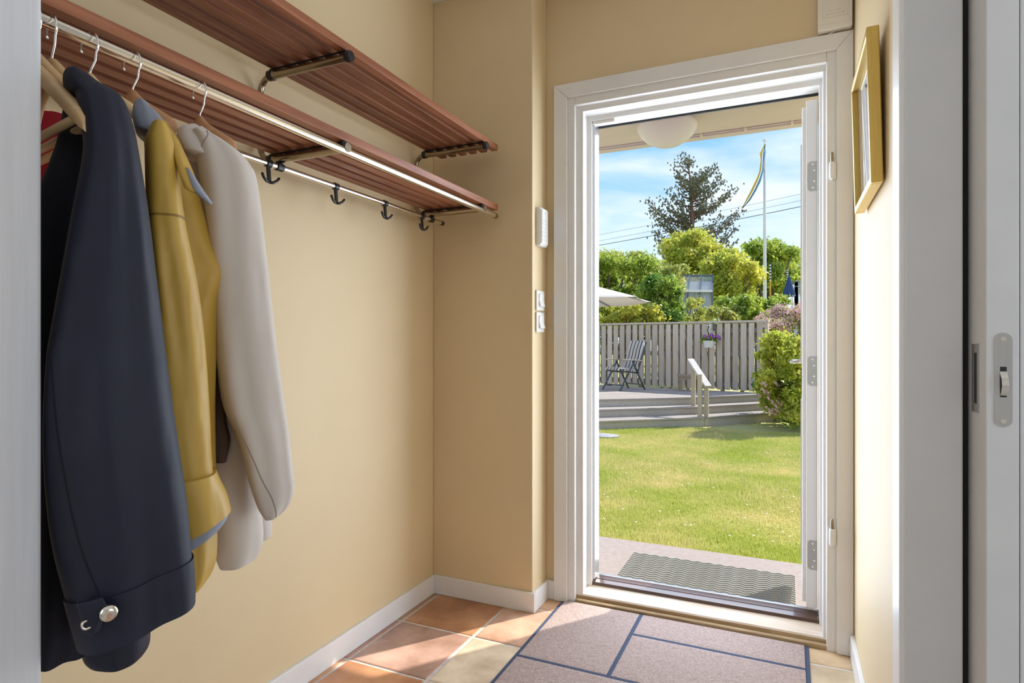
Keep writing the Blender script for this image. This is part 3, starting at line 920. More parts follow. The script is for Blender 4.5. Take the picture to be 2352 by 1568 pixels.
# ---- beige coat
be = thing('wool_coat', (-0.93, 0.83, 0.63), 'light beige wool coat, the last coat towards the door', 'coat')
body = [(312, 412, 492), (345, 410, 520), (420, 425, 535), (560, 460, 560), (700, 470, 580), (850, 478, 588), (1000, 482, 594), (1150, 486, 597), (1245, 490, 604), (1284, 502, 592)]
cloth(close_top(body), 1.295, lambda w: 0.04 + 0.012 * w, rings=50, folds=((3, 0.03, 0.3, 1), (5, 0.02, 1, 1)), seed=22, wob=0.04, tilt=(0, 0.006)).build('body', 'beige_cloth', be, auto=60)
cloth([(800, 520, 612), (1000, 530, 618), (1150, 540, 622), (1220, 548, 625), (1236, 556, 618)], 1.345, 0.03, rings=20, seed=23, wob=0.04).build('back_panel', 'beige_cloth', be, auto=60)
slv = [(316, 436, 498), (326, 440, 520), (338, 444, 540), (352, 447, 559), (376, 452, 577), (400, 456, 588), (478, 466, 600), (620, 478, 615), (740, 488, 628), (843, 497, 641), (930, 512, 653), (985, 538, 661), (1040, 556, 667), (1090, 568, 673), (1124, 579, 676), (1156, 592, 667), (1176, 606, 648)]
bs = cloth(close_top(slv), 1.21, lambda w: 0.045 + 0.005 * w, rings=80, folds=((3, 0.03, 0.8, 1.2), (6, 0.02, 1, 3)), seed=25, wob=0.05, tilt=(-0.004, 0.004))
seam(bs, 56, 0.58, 0.985, 0.545, 0.79, 'seam_beige', be)
seam(bs, 56, 0.10, 0.30, 0.80, 0.62, 'seam_beige', be)
bs.build('sleeve', 'beige_cloth', be, auto=60)
cl = [(304, 428, 474), (312, 410, 488), (330, 405, 505), (352, 408, 520), (372, 418, 530)]
cloth(close_top(cl), 1.225, lambda w: 0.03 + 0.022 * w, rings=20, seed=24, wob=0.04, tilt=(-0.003, -0.010)).build('collar', 'beige_cloth', be, smooth=True)
cloth([(470, 480, 510), (600, 492, 512), (800, 490, 508), (960, 486, 520), (1010, 490, 530), (1060, 492, 520)], 1.235, 0.016, rings=26, seed=4, wob=0.1).build('lining', 'brown_lining', be, smooth=True)

# ================================================================== SMALL THINGS ON THE WALLS
# keypad
kp = thing('alarm_keypad', (XP + 0.012, 2.312, 1.474), 'white alarm keypad above the light switches', 'keypad')
B(XP, XP + 0.008, 2.272, 2.350, 1.476, 1.632).build('back_plate', 'white_plastic', kp, bevel=0.003)
m = MB()
rg = []
for x, k in ((XP + 0.008, 0.0), (XP + 0.018, 0.001), (XP + 0.026, 0.007)):
    y0, y1, zz0, zz1, c = 2.272 + k, 2.350 - k, 1.474 + k * 1.4, 1.634 - k, 0.010
    pts = []
    for cx_, cz_, a0 in ((y1 - c, zz1 - c, 0), (y0 + c, zz1 - c, 90), (y0 + c, zz0 + c, 180), (y1 - c, zz0 + c, 270)):
        pts += [Vector((x, cx_ + c * math.cos(R(a0 + q)), cz_ + c * math.sin(R(a0 + q)))) for q in (0, 30, 60, 90)]
    rg.append(pts)
m.rings(rg)
m.build('housing', 'white_plastic', kp, auto=35)
MB().lathe([(0.0045, 0), (0.0045, 0.0006), (0.0034, 0.0006), (0.0034, 0)], (XP + 0.0258, 2.311, 1.612), 16, (1, 0, 0), cap=False).build('ring_mark', 'keypad_grey', kp)
for r in range(6):
    for c in range(3):
        B(XP + 0.0258, XP + 0.0263, 2.2895 + c * 0.0185, 2.2945 + c * 0.0185, 1.4985 + r * 0.0165, 1.5030 + r * 0.0165).build('key_mark', 'keypad_grey', kp)
    if r:
        B(XP + 0.0258, XP + 0.0261, 2.283, 2.339, 1.4925 + r * 0.0165, 1.4930 + r * 0.0165).build('key_line', 'keypad_grey', kp)


def switch(z, label):
    g = thing('light_switch', (XP, 2.306, z), label, 'light switch', 'light switches beside the door')
    B(XP, XP + 0.009, 2.265, 2.347, z, z + 0.083).build('switch_plate', 'white_plastic', g, bevel=0.006, seg=3)
    m = MB().prism([(XP + 0.009, 2.283, z + 0.016), (XP + 0.020, 2.283, z + 0.017), (XP + 0.0125, 2.283, z + 0.042), (XP + 0.014, 2.283, z + 0.068), (XP + 0.009, 2.283, z + 0.069)], (0, 0.046, 0))
    m.build('rocker', 'white_plastic', g, bevel=0.0015)


switch(1.212, 'upper one of the two white light switches')
switch(1.123, 'lower one of the two white light switches')

# chime box over the door
bx = thing('door_chime', (0.147, 2.37, 2.165), 'cream plastic chime box above the door corner', 'chime box')
B(0.094, 0.200, 2.352, 2.388, 2.172, 2.40).build('housing', 'white_plastic_warm', bx, bevel=0.003)
B(0.094, 0.200, 2.350, 2.388, 2.163, 2.184).build('base_lip', 'white_plastic_warm', bx, bevel=0.004)
for k in range(3):
    a = 0.014 + k * 0.011
    m = B(0.094 + a, 0.0955 + a, 2.3508, 2.3525, 2.19 + a, 2.39 - a)
    m.box(0.1985 - a, 0.200 - a, 2.3508, 2.3525, 2.19 + a, 2.39 - a)
    m.box(0.094 + a, 0.200 - a, 2.3508, 2.3525, 2.19 + a, 2.1915 + a)
    m.build('relief_line', 'white_plastic_warm', bx)
cb = MB().tube([(0.150, 2.372, 2.166), (0.142, 2.370, 2.160), (0.125, 2.378, 2.157), (0.05, 2.384, 2.1595), (-0.05, 2.386, 2.1595)], 0.0016, 8).build('chime_cable', 'white_plastic', bx, smooth=True)

# picture on the right wall, its top leaning a little outwards
fr = thing('picture_frame', (XR, 1.82, 1.455), 'gold framed pale print on the bright right wall', 'picture')
fy0, fy1, fz0, fz1, fd, fw = 1.632, 2.012, 1.455, 1.822, 0.029, 0.017
for (a0, a1, c0, c1) in ((fy0, fy0 + fw, fz0, fz1), (fy1 - fw, fy1, fz0, fz1), (fy0 + fw, fy1 - fw, fz0, fz0 + fw), (fy0 + fw, fy1 - fw, fz1 - fw, fz1)):
    B(XR - fd, XR - 0.003, a0, a1, c0, c1).build('frame_bar', 'gold_frame', fr, bevel=0.0025)
B(XR - 0.012, XR - 0.006, fy0 + fw, fy1 - fw, fz0 + fw, fz1 - fw).build('passepartout', 'passepartout', fr)
pr = B(XR - 0.0126, XR - 0.012, fy0 + 0.075, fy1 - 0.075, fz0 + 0.075, fz1 - 0.07).build('print', 'print_pale', fr)
B(XR - 0.0165, XR - 0.0145, fy0 + fw, fy1 - fw, fz0 + fw, fz1 - fw).build('picture_glass', 'glass', fr)
fr.rotation_euler = (0, R(-1.4), 0)
fr.location.x -= 0.002

# ------------------------------------------------------------------ hall mat
mt = thing('entrance_mat', (-0.396, 1.7, 0.0), 'brown pile entrance mat with dark blue lines before the sill', 'mat')
mx0, mx1, my0, my1 = -0.858, 0.066, 0.98, 2.383
B(mx0, mx1, my0, my1, 0.0005, 0.004).build('rubber_edge', 'mat_blue', mt)
random.seed(3)


def pile(x0, x1, y0, y1, z, mat, name):
    nx, ny = max(2, int((x1 - x0) / 0.012)), max(2, int((y1 - y0) / 0.012))
    g = [[Vector((x0 + (x1 - x0) * i / nx, y0 + (y1 - y0) * j / ny, z + random.uniform(-0.0007, 0.0007) if 0 < i < nx and 0 < j < ny else z - 0.001)) for i in range(nx + 1)] for j in range(ny + 1)]
    mb = MB()
    mb.rings(g, cap=False, closed=False)
    mb.box(x0, x1, y0, y1, 0.003, z - 0.0018)
    return mb.build(name, mat, mt, smooth=False)


e, lw = 0.014, 0.015
xv, yh1, yh2 = -0.527, 2.205, 1.893
pile(mx0 + e, xv - lw / 2, yh2 + lw / 2, my1 - 0.004, 0.0078, 'door_mat_pile', 'pile_field')
pile(xv + lw / 2, mx1 - e, yh1 + lw / 2, my1 - 0.004, 0.0078, 'door_mat_pile', 'pile_field')
pile(xv + lw / 2, mx1 - e, yh2 + lw / 2, yh1 - lw / 2, 0.0078, 'door_mat_pile', 'pile_field')
pile(mx0 + e, -0.25 - lw / 2, 1.45, yh2 - lw / 2, 0.0078, 'door_mat_pile', 'pile_field')
pile(-0.25 + lw / 2, mx1 - e, 1.45, yh2 - lw / 2, 0.0078, 'door_mat_pile', 'pile_field')
pile(mx0 + e, mx1 - e, my0 + e, 1.438, 0.0078, 'door_mat_pile', 'pile_field')
pile(xv - lw / 2, xv + lw / 2, yh2 - lw / 2, my1 - 0.004, 0.0074, 'mat_blue', 'pile_line')
pile(xv + lw / 2, mx1 - e, yh1 - lw / 2, yh1 + lw / 2, 0.0074, 'mat_blue', 'pile_line')
pile(mx0 + e, mx1 - e, yh2 - lw / 2, yh2 + lw / 2, 0.0074, 'mat_blue', 'pile_line')
pile(-0.25 - lw / 2, -0.25 + lw / 2, 1.45, yh2 - lw / 2, 0.0074, 'mat_blue', 'pile_line')

# ================================================================== OUTSIDE, CLOSE TO THE DOOR
ZLAND, ZLAWN = -0.10, -0.31
m = B(-2.4, 1.6, 2.55, 3.575, -0.40, ZLAND)
struct(m.build('landing', 'concrete', bevel=0.008), 'pinkish concrete landing outside the door', 'landing')
rf = thing('roof', (-0.4, 3.0, 2.2), 'pale painted roof overhang above the landing', 'roof', kind='structure')
ZS, YE = 2.245, 3.57
B(-2.2, 0.75, 2.55, YE - 0.05, ZS, ZS + 0.10).build('soffit_board', 'soffit', rf)
B(-2.2, 0.75, YE - 0.06, YE, ZS - 0.014, ZS + 0.14).build('fascia', 'soffit', rf, bevel=0.003)
MB().tube([(-2.2, YE - 0.075, ZS - 0.005), (0.75, YE - 0.075, ZS - 0.005)], 0.004, 8).build('soffit_cable', 'soffit', rf)
for x in (-0.44, -0.21, 0.02, 0.25):
    B(x - 0.006, x + 0.006, YE - 0.083, YE - 0.067, ZS - 0.017, ZS).build('cable_clip', 'white_plastic_warm', rf, bevel=0.002)
lx, ly = -0.566, 3.15
lp_ = thing('ceiling_lamp', (lx, ly, 2.08), 'round opal glass lamp under the roof overhang', 'lamp')
MB().lathe([(0.0, 0.0), (0.088, 0.0), (0.098, 0.006), (0.098, 0.034), (0.0, 0.034)], (lx, ly, ZS - 0.034), 36).build('lamp_base', 'white_plastic_warm', lp_, auto=40)
MB().lathe([(0.0, -0.112), (0.034, -0.109), (0.070, -0.098), (0.104, -0.078), (0.132, -0.050), (0.148, -0.020), (0.151, -0.006), (0.146, 0.006), (0.128, 0.014), (0.095, 0.017)], (lx, ly, 2.198), 48).build('opal_shade', 'lamp_opal', lp_, smooth=True)

# wavy rubber mat: every ridge is a raised wave
rm = thing('rubber_mat', (-0.36, 3.03, ZLAND), 'grey rubber doormat with rows of wavy ridges on the landing', 'doormat')
rx0, rx1, ry0, ry1 = -0.785, 0.035, 2.62, 3.345
B(rx0, rx1, ry0, ry1, ZLAND + 0.0005, ZLAND + 0.006).build('base_sheet', 'rubber', rm)
nw = 27
ridge = None
for k in range(nw):
    yc = ry0 + 0.015 + k * (ry1 - ry0 - 0.03) / (nw - 1)
    if ridge is None:
        mb = MB()
        rg = []
        N = 96
        for i in range(N + 1):
            x = (rx0 + 0.004) + (rx1 - rx0 - 0.008) * i / N
            w = 0.0065 * math.sin(2 * math.pi * (x - rx0) / 0.056)
            z = 0.0
            rg.append([Vector((x, yc + w - 0.0065, ZLAND + 0.005)), Vector((x, yc + w - 0.0035, ZLAND + 0.0165)), Vector((x, yc + w + 0.0035, ZLAND + 0.0165)), Vector((x, yc + w + 0.0065, ZLAND + 0.005))])
        mb.rings(rg)
        o = mb.build('ridge', 'rubber', rm)
        ridge = o
        base = Vector(o.location)
        y_first = yc
    else:
        o = ridge.copy()
        COL.objects.link(o)
        o.location = base + Vector((0, yc - y_first, 0))

# ================================================================== GARDEN
struct(B(-40, 40, 3.0, 90, -0.6, ZLAWN - 0.012).build('ground', 'ground'), 'dry yellow green ground of the garden', 'lawn')
rng = np.random.default_rng(11)


def make_grass(n, ymin, ymax, hmin, hmax, name):
    t = rng.random(n)
    y = ymin + (ymax - ymin) * t ** 0.8
    half = 0.17 * y + 0.55
    x = -0.14 * y + (rng.random(n) * 2 - 1) * half
    nz_ = np.array([mnoise.noise(Vector((a * 0.9, b * 0.9, 0))) for a, b in zip(x[::1], y[::1])])
    h = (hmin + (hmax - hmin) * rng.random(n)) * (1 + 0.7 * nz_)
    a = rng.random(n) * 2 * np.pi
    w = 0.0016 + 0.0018 * rng.random(n) + 0.0003 * y
    lean = (rng.random((n, 2)) - 0.5) * 0.9
    vx = np.zeros((n, 3, 3))
    vx[:, 0] = np.stack([x - np.cos(a) * w, y - np.sin(a) * w, np.full(n, ZLAWN - 0.012)], 1)
    vx[:, 1] = np.stack([x + np.cos(a) * w, y + np.sin(a) * w, np.full(n, ZLAWN - 0.012)], 1)
    vx[:, 2] = np.stack([x + lean[:, 0] * h, y + lean[:, 1] * h, ZLAWN - 0.012 + h], 1)
    return tri_mesh(name, vx.reshape(-1, 3), n, 3)


def tri_mesh(name, verts, n, k):
    me = bpy.data.meshes.new(name)
    me.vertices.add(n * k)
    me.vertices.foreach_set('co', np.ascontiguousarray(verts, dtype=np.float32).ravel())
    me.loops.add(n * k)
    me.loops.foreach_set('vertex_index', np.arange(n * k, dtype=np.int32))
    me.polygons.add(n)
    me.polygons.foreach_set('loop_start', np.arange(0, n * k, k, dtype=np.int32))
    me.update(calc_edges=True)
    return me


me = make_grass(320000, 3.55, 10.2, 0.014, 0.040, 'lawn_grass')
me.materials.append(MAT['grass'])
tag(link('lawn_grass', me, (0, 0, 0)), 'short sunlit lawn grass between landing and steps', 'grass', kind='stuff')

# granite slab by the steps
sp = at_z(1392, 1002, ZLAWN)
mb = MB()
rg = []
for r, z in ((0.16, 0.0), (0.165, 0.012), (0.14, 0.026), (0.0, 0.030)):
    rg.append([Vector((sp.x - 0.05 + 1.5 * r * math.cos(a) * (1 + 0.1 * math.sin(3 * a)), sp.y + 1.0 * r * math.sin(a), ZLAWN + z)) for a in [2 * math.pi * k / 18 for k in range(18)]])
mb.rings(rg)
tag(mb.build('stone_slab', 'stone', auto=40), 'flat grey stone in the grass near the steps', 'stone')

# ------------------------------------------------------------------ deck with three steps
Z1, Z2, Z3 = -0.16, -0.025, 0.11


def line_pts(z, pts, left=1.6, right=0.6):
    p = [at_z(u, v, z) for u, v in pts]
    d0 = (p[0] - p[1]).normalized(); d1_ = (p[-1] - p[-2]).normalized()
    return [p[0] + d0 * left] + p[1:-1] + [p[-1] + d1_ * right]


E1 = line_pts(Z1, [(1372, 966.5), (1621, 957.5), (1786, 946.8)])
E2 = line_pts(Z2, [(1372, 940.5), (1608, 933.4), (1758, 925.4)])
E3 = line_pts(Z3, [(1372, 917.0), (1593, 912.0), (1758, 904.8)])
dk = thing('deck', tuple(E2[1] - Vector((0, 0, 0.285))), 'weathered grey wooden deck with three broad steps', 'deck')


def offset(a, b, dist):
    d = (b - a); d.z = 0; d.normalize()
    return Vector((-d.y, d.x, 0)) * dist


def bend_strip(E, off0, off1, z0, z1, name, mat, parent):
    """plank following the bent front edge E, between two offsets behind it; one piece for each straight run"""
    o = None
    n0 = offset(E[0], E[1], 1); n1 = offset(E[1], E[2], 1)
    if n0.y < 0: n0 = -n0
    if n1.y < 0: n1 = -n1
    nb = (n0 + n1).normalized(); kb = 1 / nb.dot(n0)
    for seg_ in (0, 1):
        a, b = E[seg_], E[seg_ + 1]
        na = n0 if seg_ == 0 else nb * kb
        nb2 = nb * kb if seg_ == 0 else n1
        q = [a + na * off0, b + nb2 * off0, b + nb2 * off1, a + na * off1]
        q = [Vector((p.x, p.y, z0)) for p in q]
        g = 0.003
        dv = (q[1] - q[0]).normalized() * g
        q[0] += dv; q[3] += dv; q[1] -= dv; q[2] -= dv
        MB().prism(q, (0, 0, z1 - z0)).build(name, mat, parent, bevel=0.003)


for E, zt, zb, backn in ((E1, Z1, ZLAWN - 0.02, 3), (E2, Z2, Z1 - 0.03, 5)):
    bend_strip(E, 0.022, 0.045, zb, zt - 0.030, 'riser_board', 'riser_wood', dk)
    for k in range(backn):
        bend_strip(E, k * 0.122, k * 0.122 + 0.117, zt - 0.028, zt, 'tread_plank', 'deck_wood', dk)
bend_strip(E3, 0.022, 0.045, Z2 - 0.03, Z3 - 0.030, 'riser_board', 'riser_wood', dk)
# fence line, needed for the deck's far edge
FB0, FB1 = at_z(1372, 881.5, 0.125), at_z(1757, 899.5, 0.125)
fd_ = (FB1 - FB0); fd_.z = 0; flen = fd_.length; fd_.normalize()
fn = Vector((fd_.y, -fd_.x, 0))          # towards the house
if fn.y > 0: fn = -fn
FB0 = FB0 - fd_ * 1.3
flen += 1.3
# deck planks run beside the front edge and are cut off along the fence
n0 = offset(E3[0], E3[1], 1)
if n0.y < 0: n0 = -n0
ed = (E3[1] - E3[0]); ed.z = 0; ed.normalize()


def cut_planks(A, d, n, count, s0, s1, shift):
    for k in range(count):
        poly = [A + d * s0 + n * (k * 0.122), A + d * s1 + n * (k * 0.122), A + d * s1 + n * (k * 0.122 + 0.117), A + d * s0 + n * (k * 0.122 + 0.117)]
        # clip by fence line (keep house side, 6 cm gap) and by the bent right side of the deck
        def clip(poly, P, N):
            out = []
            for i in range(len(poly)):
                a, b = poly[i], poly[(i + 1) % len(poly)]
                da, db = (a - P).dot(N), (b - P).dot(N)
                if da >= 0: out.append(a)
                if (da >= 0) != (db >= 0): out.append(a + (b - a) * (da / (da - db)))
            return out
        poly = [Vector((p.x, p.y, 0)) for p in poly]
        F0 = Vector((FB0.x, FB0.y, 0)) + fn * 0.10
        poly = clip(poly, F0, fn)
        n1_ = offset(E3[1], E3[2], 1)
        if n1_.y < 0: n1_ = -n1_
        if len(poly) >= 3: poly = clip(poly, Vector((E3[1].x, E3[1].y, 0)), n1_)
        if len(poly) < 3: continue
        area_ = 0
        for i in range(len(poly)):
            a, b = poly[i], poly[(i + 1) % len(poly)]
            area_ += a.x * b.y - b.x * a.y
        if abs(area_) < 0.02: continue
        poly = [Vector((p.x, p.y, Z3 - 0.028)) for p in poly]
        MB().prism(poly, (0, 0, 0.028)).build('deck_plank', 'deck_wood', dk)


cut_planks(E3[0], ed, n0, 38, 0.0, 6.5, 0)

# handrail
P3 = at_z(1622.5, 977, ZLAWN)
hr = thing('handrail', (P3.x, P3.y, ZLAWN), 'wooden handrail with pale sloping top on three posts', 'handrail')
tops = [(1592.5, 838, 932, Z2), (1607.5, 858, 957, Z1), (1622.5, 884, 977, ZLAWN)]
tp = []
for u, vt, vb, z in tops:
    p = at_z(u, vb, z)
    fw_ = -p.x * sn + p.y * cs
    zt = CAM_H + (VH - vt) / F_PX * fw_
    B(p.x - 0.034, p.x + 0.034, p.y - 0.034, p.y + 0.034, z, zt - 0.01).build('post', 'new_wood', hr, bevel=0.004)
    tp.append(Vector((p.x, p.y, zt)))
d_ = (tp[2] - tp[0]).normalized()
sl_ = (tp[2].z - tp[0].z) / math.hypot(tp[2].x - tp[0].x, tp[2].y - tp[0].y)
a = tp[0] - d_ * 0.13 + Vector((0, 0, 0.02)); b = tp[2] + d_ * 0.07 + Vector((0, 0, 0.02))
MB().beam(a, b, 0.12, 0.032).build('top_rail', 'pale_rail', hr, bevel=0.004)

# ------------------------------------------------------------------ fence
hs0 = 4.0
FZ0, FZ1 = 0.135, 1.53
fc = thing('board_fence', (FB0.x + fd_.x * 2.2, FB0.y + fd_.y * 2.2, -0.3), 'weathered grey board fence behind the deck', 'fence')


def fpt(s_, t_, z):
    return Vector((FB0.x, FB0.y, 0)) + fd_ * s_ + fn * t_ + Vector((0, 0, z))


def fbox(s0, s1, t0, t1, z0, z1):
    p = [fpt(s_, t_, z) for z in (z0, z1) for t_ in (t0, t1) for s_ in (s0, s1)]
    return MB().add(p, [(0, 2, 3, 1), (4, 5, 7, 6), (0, 1, 5, 4), (2, 6, 7, 3), (0, 4, 6, 2), (1, 3, 7, 5)])


nb_ = int(flen / 0.1545)
pit = flen / nb_
random.seed(8)
fm = None
for k in range(nb_):
    s0 = k * pit
    dz = random.uniform(-0.012, 0.004)
    fbox(s0 + 0.01, s0 + 0.122 + random.uniform(-0.006, 0.006), 0.0, 0.021, FZ0 + dz, FZ1 - 0.055).build('board', 'grey_wood', fc, bevel=0.002)
    if k < nb_ - 1:
        fbox(s0 + 0.105, s0 + pit + 0.03, -0.088, -0.066, FZ0 + random.uniform(-0.01, 0.02), FZ1 - 0.06).build('back_board', 'grey_wood_shaded', fc)
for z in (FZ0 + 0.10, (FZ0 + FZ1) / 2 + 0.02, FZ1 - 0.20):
    fbox(0, flen, -0.066, -0.001, z - 0.045, z + 0.045).build('rail', 'grey_wood_shaded', fc)
fbox(-0.03, flen + 0.07, -0.10, 0.04, FZ1 - 0.045, FZ1 - 0.005).build('cap_rail', 'grey_wood', fc, bevel=0.004)
fbox(flen + 0.0, flen + 0.06, -0.07, 0.03, -0.28, FZ1 - 0.045).build('post', 'grey_wood', fc, bevel=0.004)
fbox(2.3, 2.39, -0.155, -0.09, -0.28, FZ1 - 0.045).build('post', 'grey_wood_shaded', fc)

fbox(hs0, hs0 + 0.03, 0.021, 0.05, FZ1 - 0.20, FZ1 - 0.045).build('bracket', 'chair_metal', fc)
# hanging basket
s_h = None
hb = None
for s_ in np.linspace(0, flen, 400):
    p = fpt(s_, 0.20, 1.0)
    fw_ = -p.x * sn + p.y * cs
    u = U0 + F_PX * (p.x * cs + p.y * sn) / fw_
    if hb is None or abs(u - 1629) < hb[0]:
        hb = (abs(u - 1629), p, fw_, s_)
hp, hf, hs_ = hb[1], hb[2], hb[3]
zv = lambda v: CAM_H + (VH - v) / F_PX * hf
pt = thing('hanging_basket', (hp.x, hp.y, zv(798)), 'white hanging pot of purple petunias on the fence', 'hanging basket')
zp0, zp1 = zv(798), zv(782)
MB().lathe([(0.0, 0), (0.088, 0.0), (0.090, 0.006), (0.112, zp1 - zp0 - 0.03), (0.118, zp1 - zp0 - 0.028), (0.121, zp1 - zp0), (0.111, zp1 - zp0), (0.104, zp1 - zp0 - 0.03), (0.0, zp1 - zp0 - 0.03)], (hp.x, hp.y, zp0), 28).build('pot', 'white_plastic', pt, auto=40)
ztop = zv(757)
for k in range(3):
    a = R(80 + 120 * k)
    MB().tube([(hp.x + 0.113 * math.cos(a), hp.y + 0.113 * math.sin(a), zp1), (hp.x, hp.y, ztop)], 0.0045, 6).build('strand', 'white_plastic', pt)
zk = zv(750)
hkp = [Vector((hp.x, hp.y, ztop - 0.005)), Vector((hp.x, hp.y, zk - 0.03))] + [Vector((hp.x, hp.y, zk)) + Vector((cs, sn, 0)) * (0.030 * math.sin(q)) + Vector((0, 0, -0.030 * math.cos(q))) for q in [R(10 + 26 * k) for k in range(10)]]
MB().tube(hkp, 0.008, 8).build('hook', 'white_plastic', pt, smooth=True)
MB().tube([fpt(hs_, 0.03, zk + 0.03), fpt(hs_, 0.22, zk + 0.027)], 0.007, 8).build('wall_arm', 'white_plastic', pt)


def leaves(centers, radii, n, size, seed, flat=0.6, shell=0.55, up=0.2, stretch=1.9):
    """n small folded leaves scattered through ellipsoid clumps; each leaf a bent diamond of two triangles"""
    rg_ = np.random.default_rng(seed)
    C = np.array(centers, float); Rr = np.array(radii, float)
    if Rr.ndim == 1: Rr = np.stack([Rr] * 3, 1)
    vol = Rr.prod(1) ** 0.72
    idx = rg_.choice(len(C), n, p=vol / vol.sum())
    d = rg_.normal(size=(n, 3)); d /= np.linalg.norm(d, axis=1)[:, None]
    r = np.abs(rg_.normal(size=n)) * 0.34 + shell * rg_.random(n) ** 0.5
    p = C[idx] + d * Rr[idx] * r[:, None]
    nrm = d * flat + rg_.normal(size=(n, 3)) * 0.75 + np.array([0, 0, up])
    nrm /= np.linalg.norm(nrm, axis=1)[:, None]
    t = rg_.normal(size=(n, 3)); t -= nrm * (t * nrm).sum(1)[:, None]; t /= np.linalg.norm(t, axis=1)[:, None]
    b = np.cross(nrm, t)
    s_ = size * (0.6 + 0.8 * rg_.random(n))
    q = np.zeros((n, 4, 3))
    fold = 0.25
    q[:, 0] = p - t * (s_ * stretch / 2)[:, None]
    q[:, 1] = p + b * (s_ / 2)[:, None] + nrm * (s_ * fold)[:, None]
    q[:, 2] = p + t * (s_ * stretch / 2)[:, None]
    q[:, 3] = p - b * (s_ / 2)[:, None] + nrm * (s_ * fold)[:, None]
    return q.reshape(-1, 3), n


def leaf_obj(name, mat, parent, centers, radii, n, size, seed, **kw):
    v, k = leaves(centers, radii, n, size, seed, **kw)
    org = Vector(v.mean(0).tolist())
    me = tri_mesh(name, v - np.array(org), k, 4)
    me.materials.append(MAT[mat])
    return link(name, me, org, parent, kind='stuff')


fo = leaf_obj('foliage', 'leaf_dark', pt, [(hp.x, hp.y, zp1 + 0.035), (hp.x - 0.1, hp.y, zp1 + 0.01), (hp.x + 0.1, hp.y, zp1 + 0.02)], [(0.13, 0.12, 0.07), (0.08, 0.08, 0.06), (0.08, 0.08, 0.05)], 420, 0.03, 5)
right = Vector((cs, sn, 0))
for du, dzv in ((-0.055, 0.055), (0.01, 0.115), (0.155, 0.06), (0.165, 0.035), (-0.12, 0.085), (0.06, 0.075), (0.12, 0.085)):
    c = Vector((hp.x, hp.y, zp1 + dzv)) + right * du + Vector((sn, -cs, 0)) * 0.12
    f = MB().lathe([(0.0, 0.0), (0.008, 0.004), (0.020, 0.012), (0.033, 0.014)], c, 10, (sn * 0.9 + random.uniform(-.4, .4), -cs, 0.35), cap=False).build('petunia', 'petunia', pt, smooth=True, solid=0.002)
    MB().lathe([(0.0, 0.010), (0.012, 0.013), (0.014, 0.011)], c, 8, (sn * 0.9, -cs, 0.35), cap=False).build('petunia_eye', 'petunia_eye', f)

# ------------------------------------------------------------------ reclining garden chair
ch = thing('garden_chair', (0, 0, 0), 'folding garden chair with navy and cream striped cushion on the deck', 'chair')


def chair_side(y, par):
    B2 = lambda a, b: MB().beam(a, b, 0.022, 0.034, (0, 1, 0)).build('leg', 'chair_metal', par, bevel=0.004)
    B2((0.33, y, 0.0), (-0.06, y, 0.60))
    B2((-0.36, y - 0.02 * (1 if y > 0 else -1), 0.0), (-0.02, y - 0.02 * (1 if y > 0 else -1), 0.60))
    mb = MB()
    rg = []
    for i in range(9):
        t = i / 8
        rg.append([Vector((0.26 - 0.52 * t, y + a * 0.024, 0.625 - 0.03 * t + 0.012 * math.sin(math.pi * t) + b * 0.011)) for a, b in ((-1, -1), (1, -1), (1, 1), (-1, 1))])
    mb.rings(rg)
    mb.build('armrest', 'arm_wood', par, bevel=0.005)


chair_side(0.27, ch); chair_side(-0.27, ch)
for x, z in ((0.26, 0.11), (-0.30, 0.11)):
    MB().tube([(x, -0.26, z), (x, 0.26, z)], 0.011, 8).build('stretcher', 'chair_metal', ch)
for y in (-0.225, 0.225):
    MB().beam((0.27, y, 0.40), (-0.22, y, 0.345), 0.02, 0.03).build('seat_rail', 'chair_metal', ch)
    MB().beam((-0.18, y, 0.36), (-0.42, y, 0.98), 0.02, 0.03, (0, 1, 0)).build('back_rail', 'chair_metal', ch)
# cushion: striped lengthwise, bending from back to seat
path = [(0.30, 0.405), (0.27, 0.442), (0.15, 0.432), (0.0, 0.415), (-0.13, 0.405), (-0.19, 0.43), (-0.24, 0.56), (-0.285, 0.68), (-0.325, 0.80), (-0.375, 0.93), (-0.41, 1.0)]
stripes = [('stripe_white', 0.010), ('stripe_cream', 0.032), ('stripe_white', 0.008), ('stripe_navy', 0.032), ('stripe_white', 0.008), ('stripe_cream', 0.052), ('stripe_white', 0.008), ('stripe_navy', 0.032), ('stripe_white', 0.008), ('stripe_cream', 0.052), ('stripe_white', 0.008), ('stripe_navy', 0.032), ('stripe_white', 0.008), ('stripe_cream', 0.040), ('stripe_white', 0.008), ('stripe_navy', 0.040), ('stripe_white', 0.010)]
tot = sum(w for _, w in stripes)
mb = MB()
cush = None
y = -tot / 2
for mt_, w in stripes:
    rows = []
    for i, (x, z) in enumerate(path):
        pr_ = path[max(i - 1, 0)]; nx_ = path[min(i + 1, len(path) - 1)]
        tx, tz = nx_[0] - pr_[0], nx_[1] - pr_[1]
        l = math.hypot(tx, tz)
        nx2, nz2 = tz / l, -tx / l
        if nz2 < 0 and i < 5: nx2, nz2 = -nx2, -nz2
        if nx2 < 0 and i >= 5: nx2, nz2 = -nx2, -nz2
        th = 0.034 * (0.75 if i in (3, 7) else 1.0)
        rows.append([Vector((x, y, z)), Vector((x, y + w, z)), Vector((x + nx2 * th, y + w, z + nz2 * th)), Vector((x + nx2 * th, y, z + nz2 * th))])
    o = MB().rings(rows)
    ob = o.build('cushion_stripe', mt_, ch)
    y += w
cf_ = at_z(1432, 894.3, Z3)
fdir = Vector((-0.568, -0.822, 0))
ch.location = (cf_.x, cf_.y, Z3)
ch.rotation_euler = (0, 0, math.atan2(fdir.y, fdir.x))

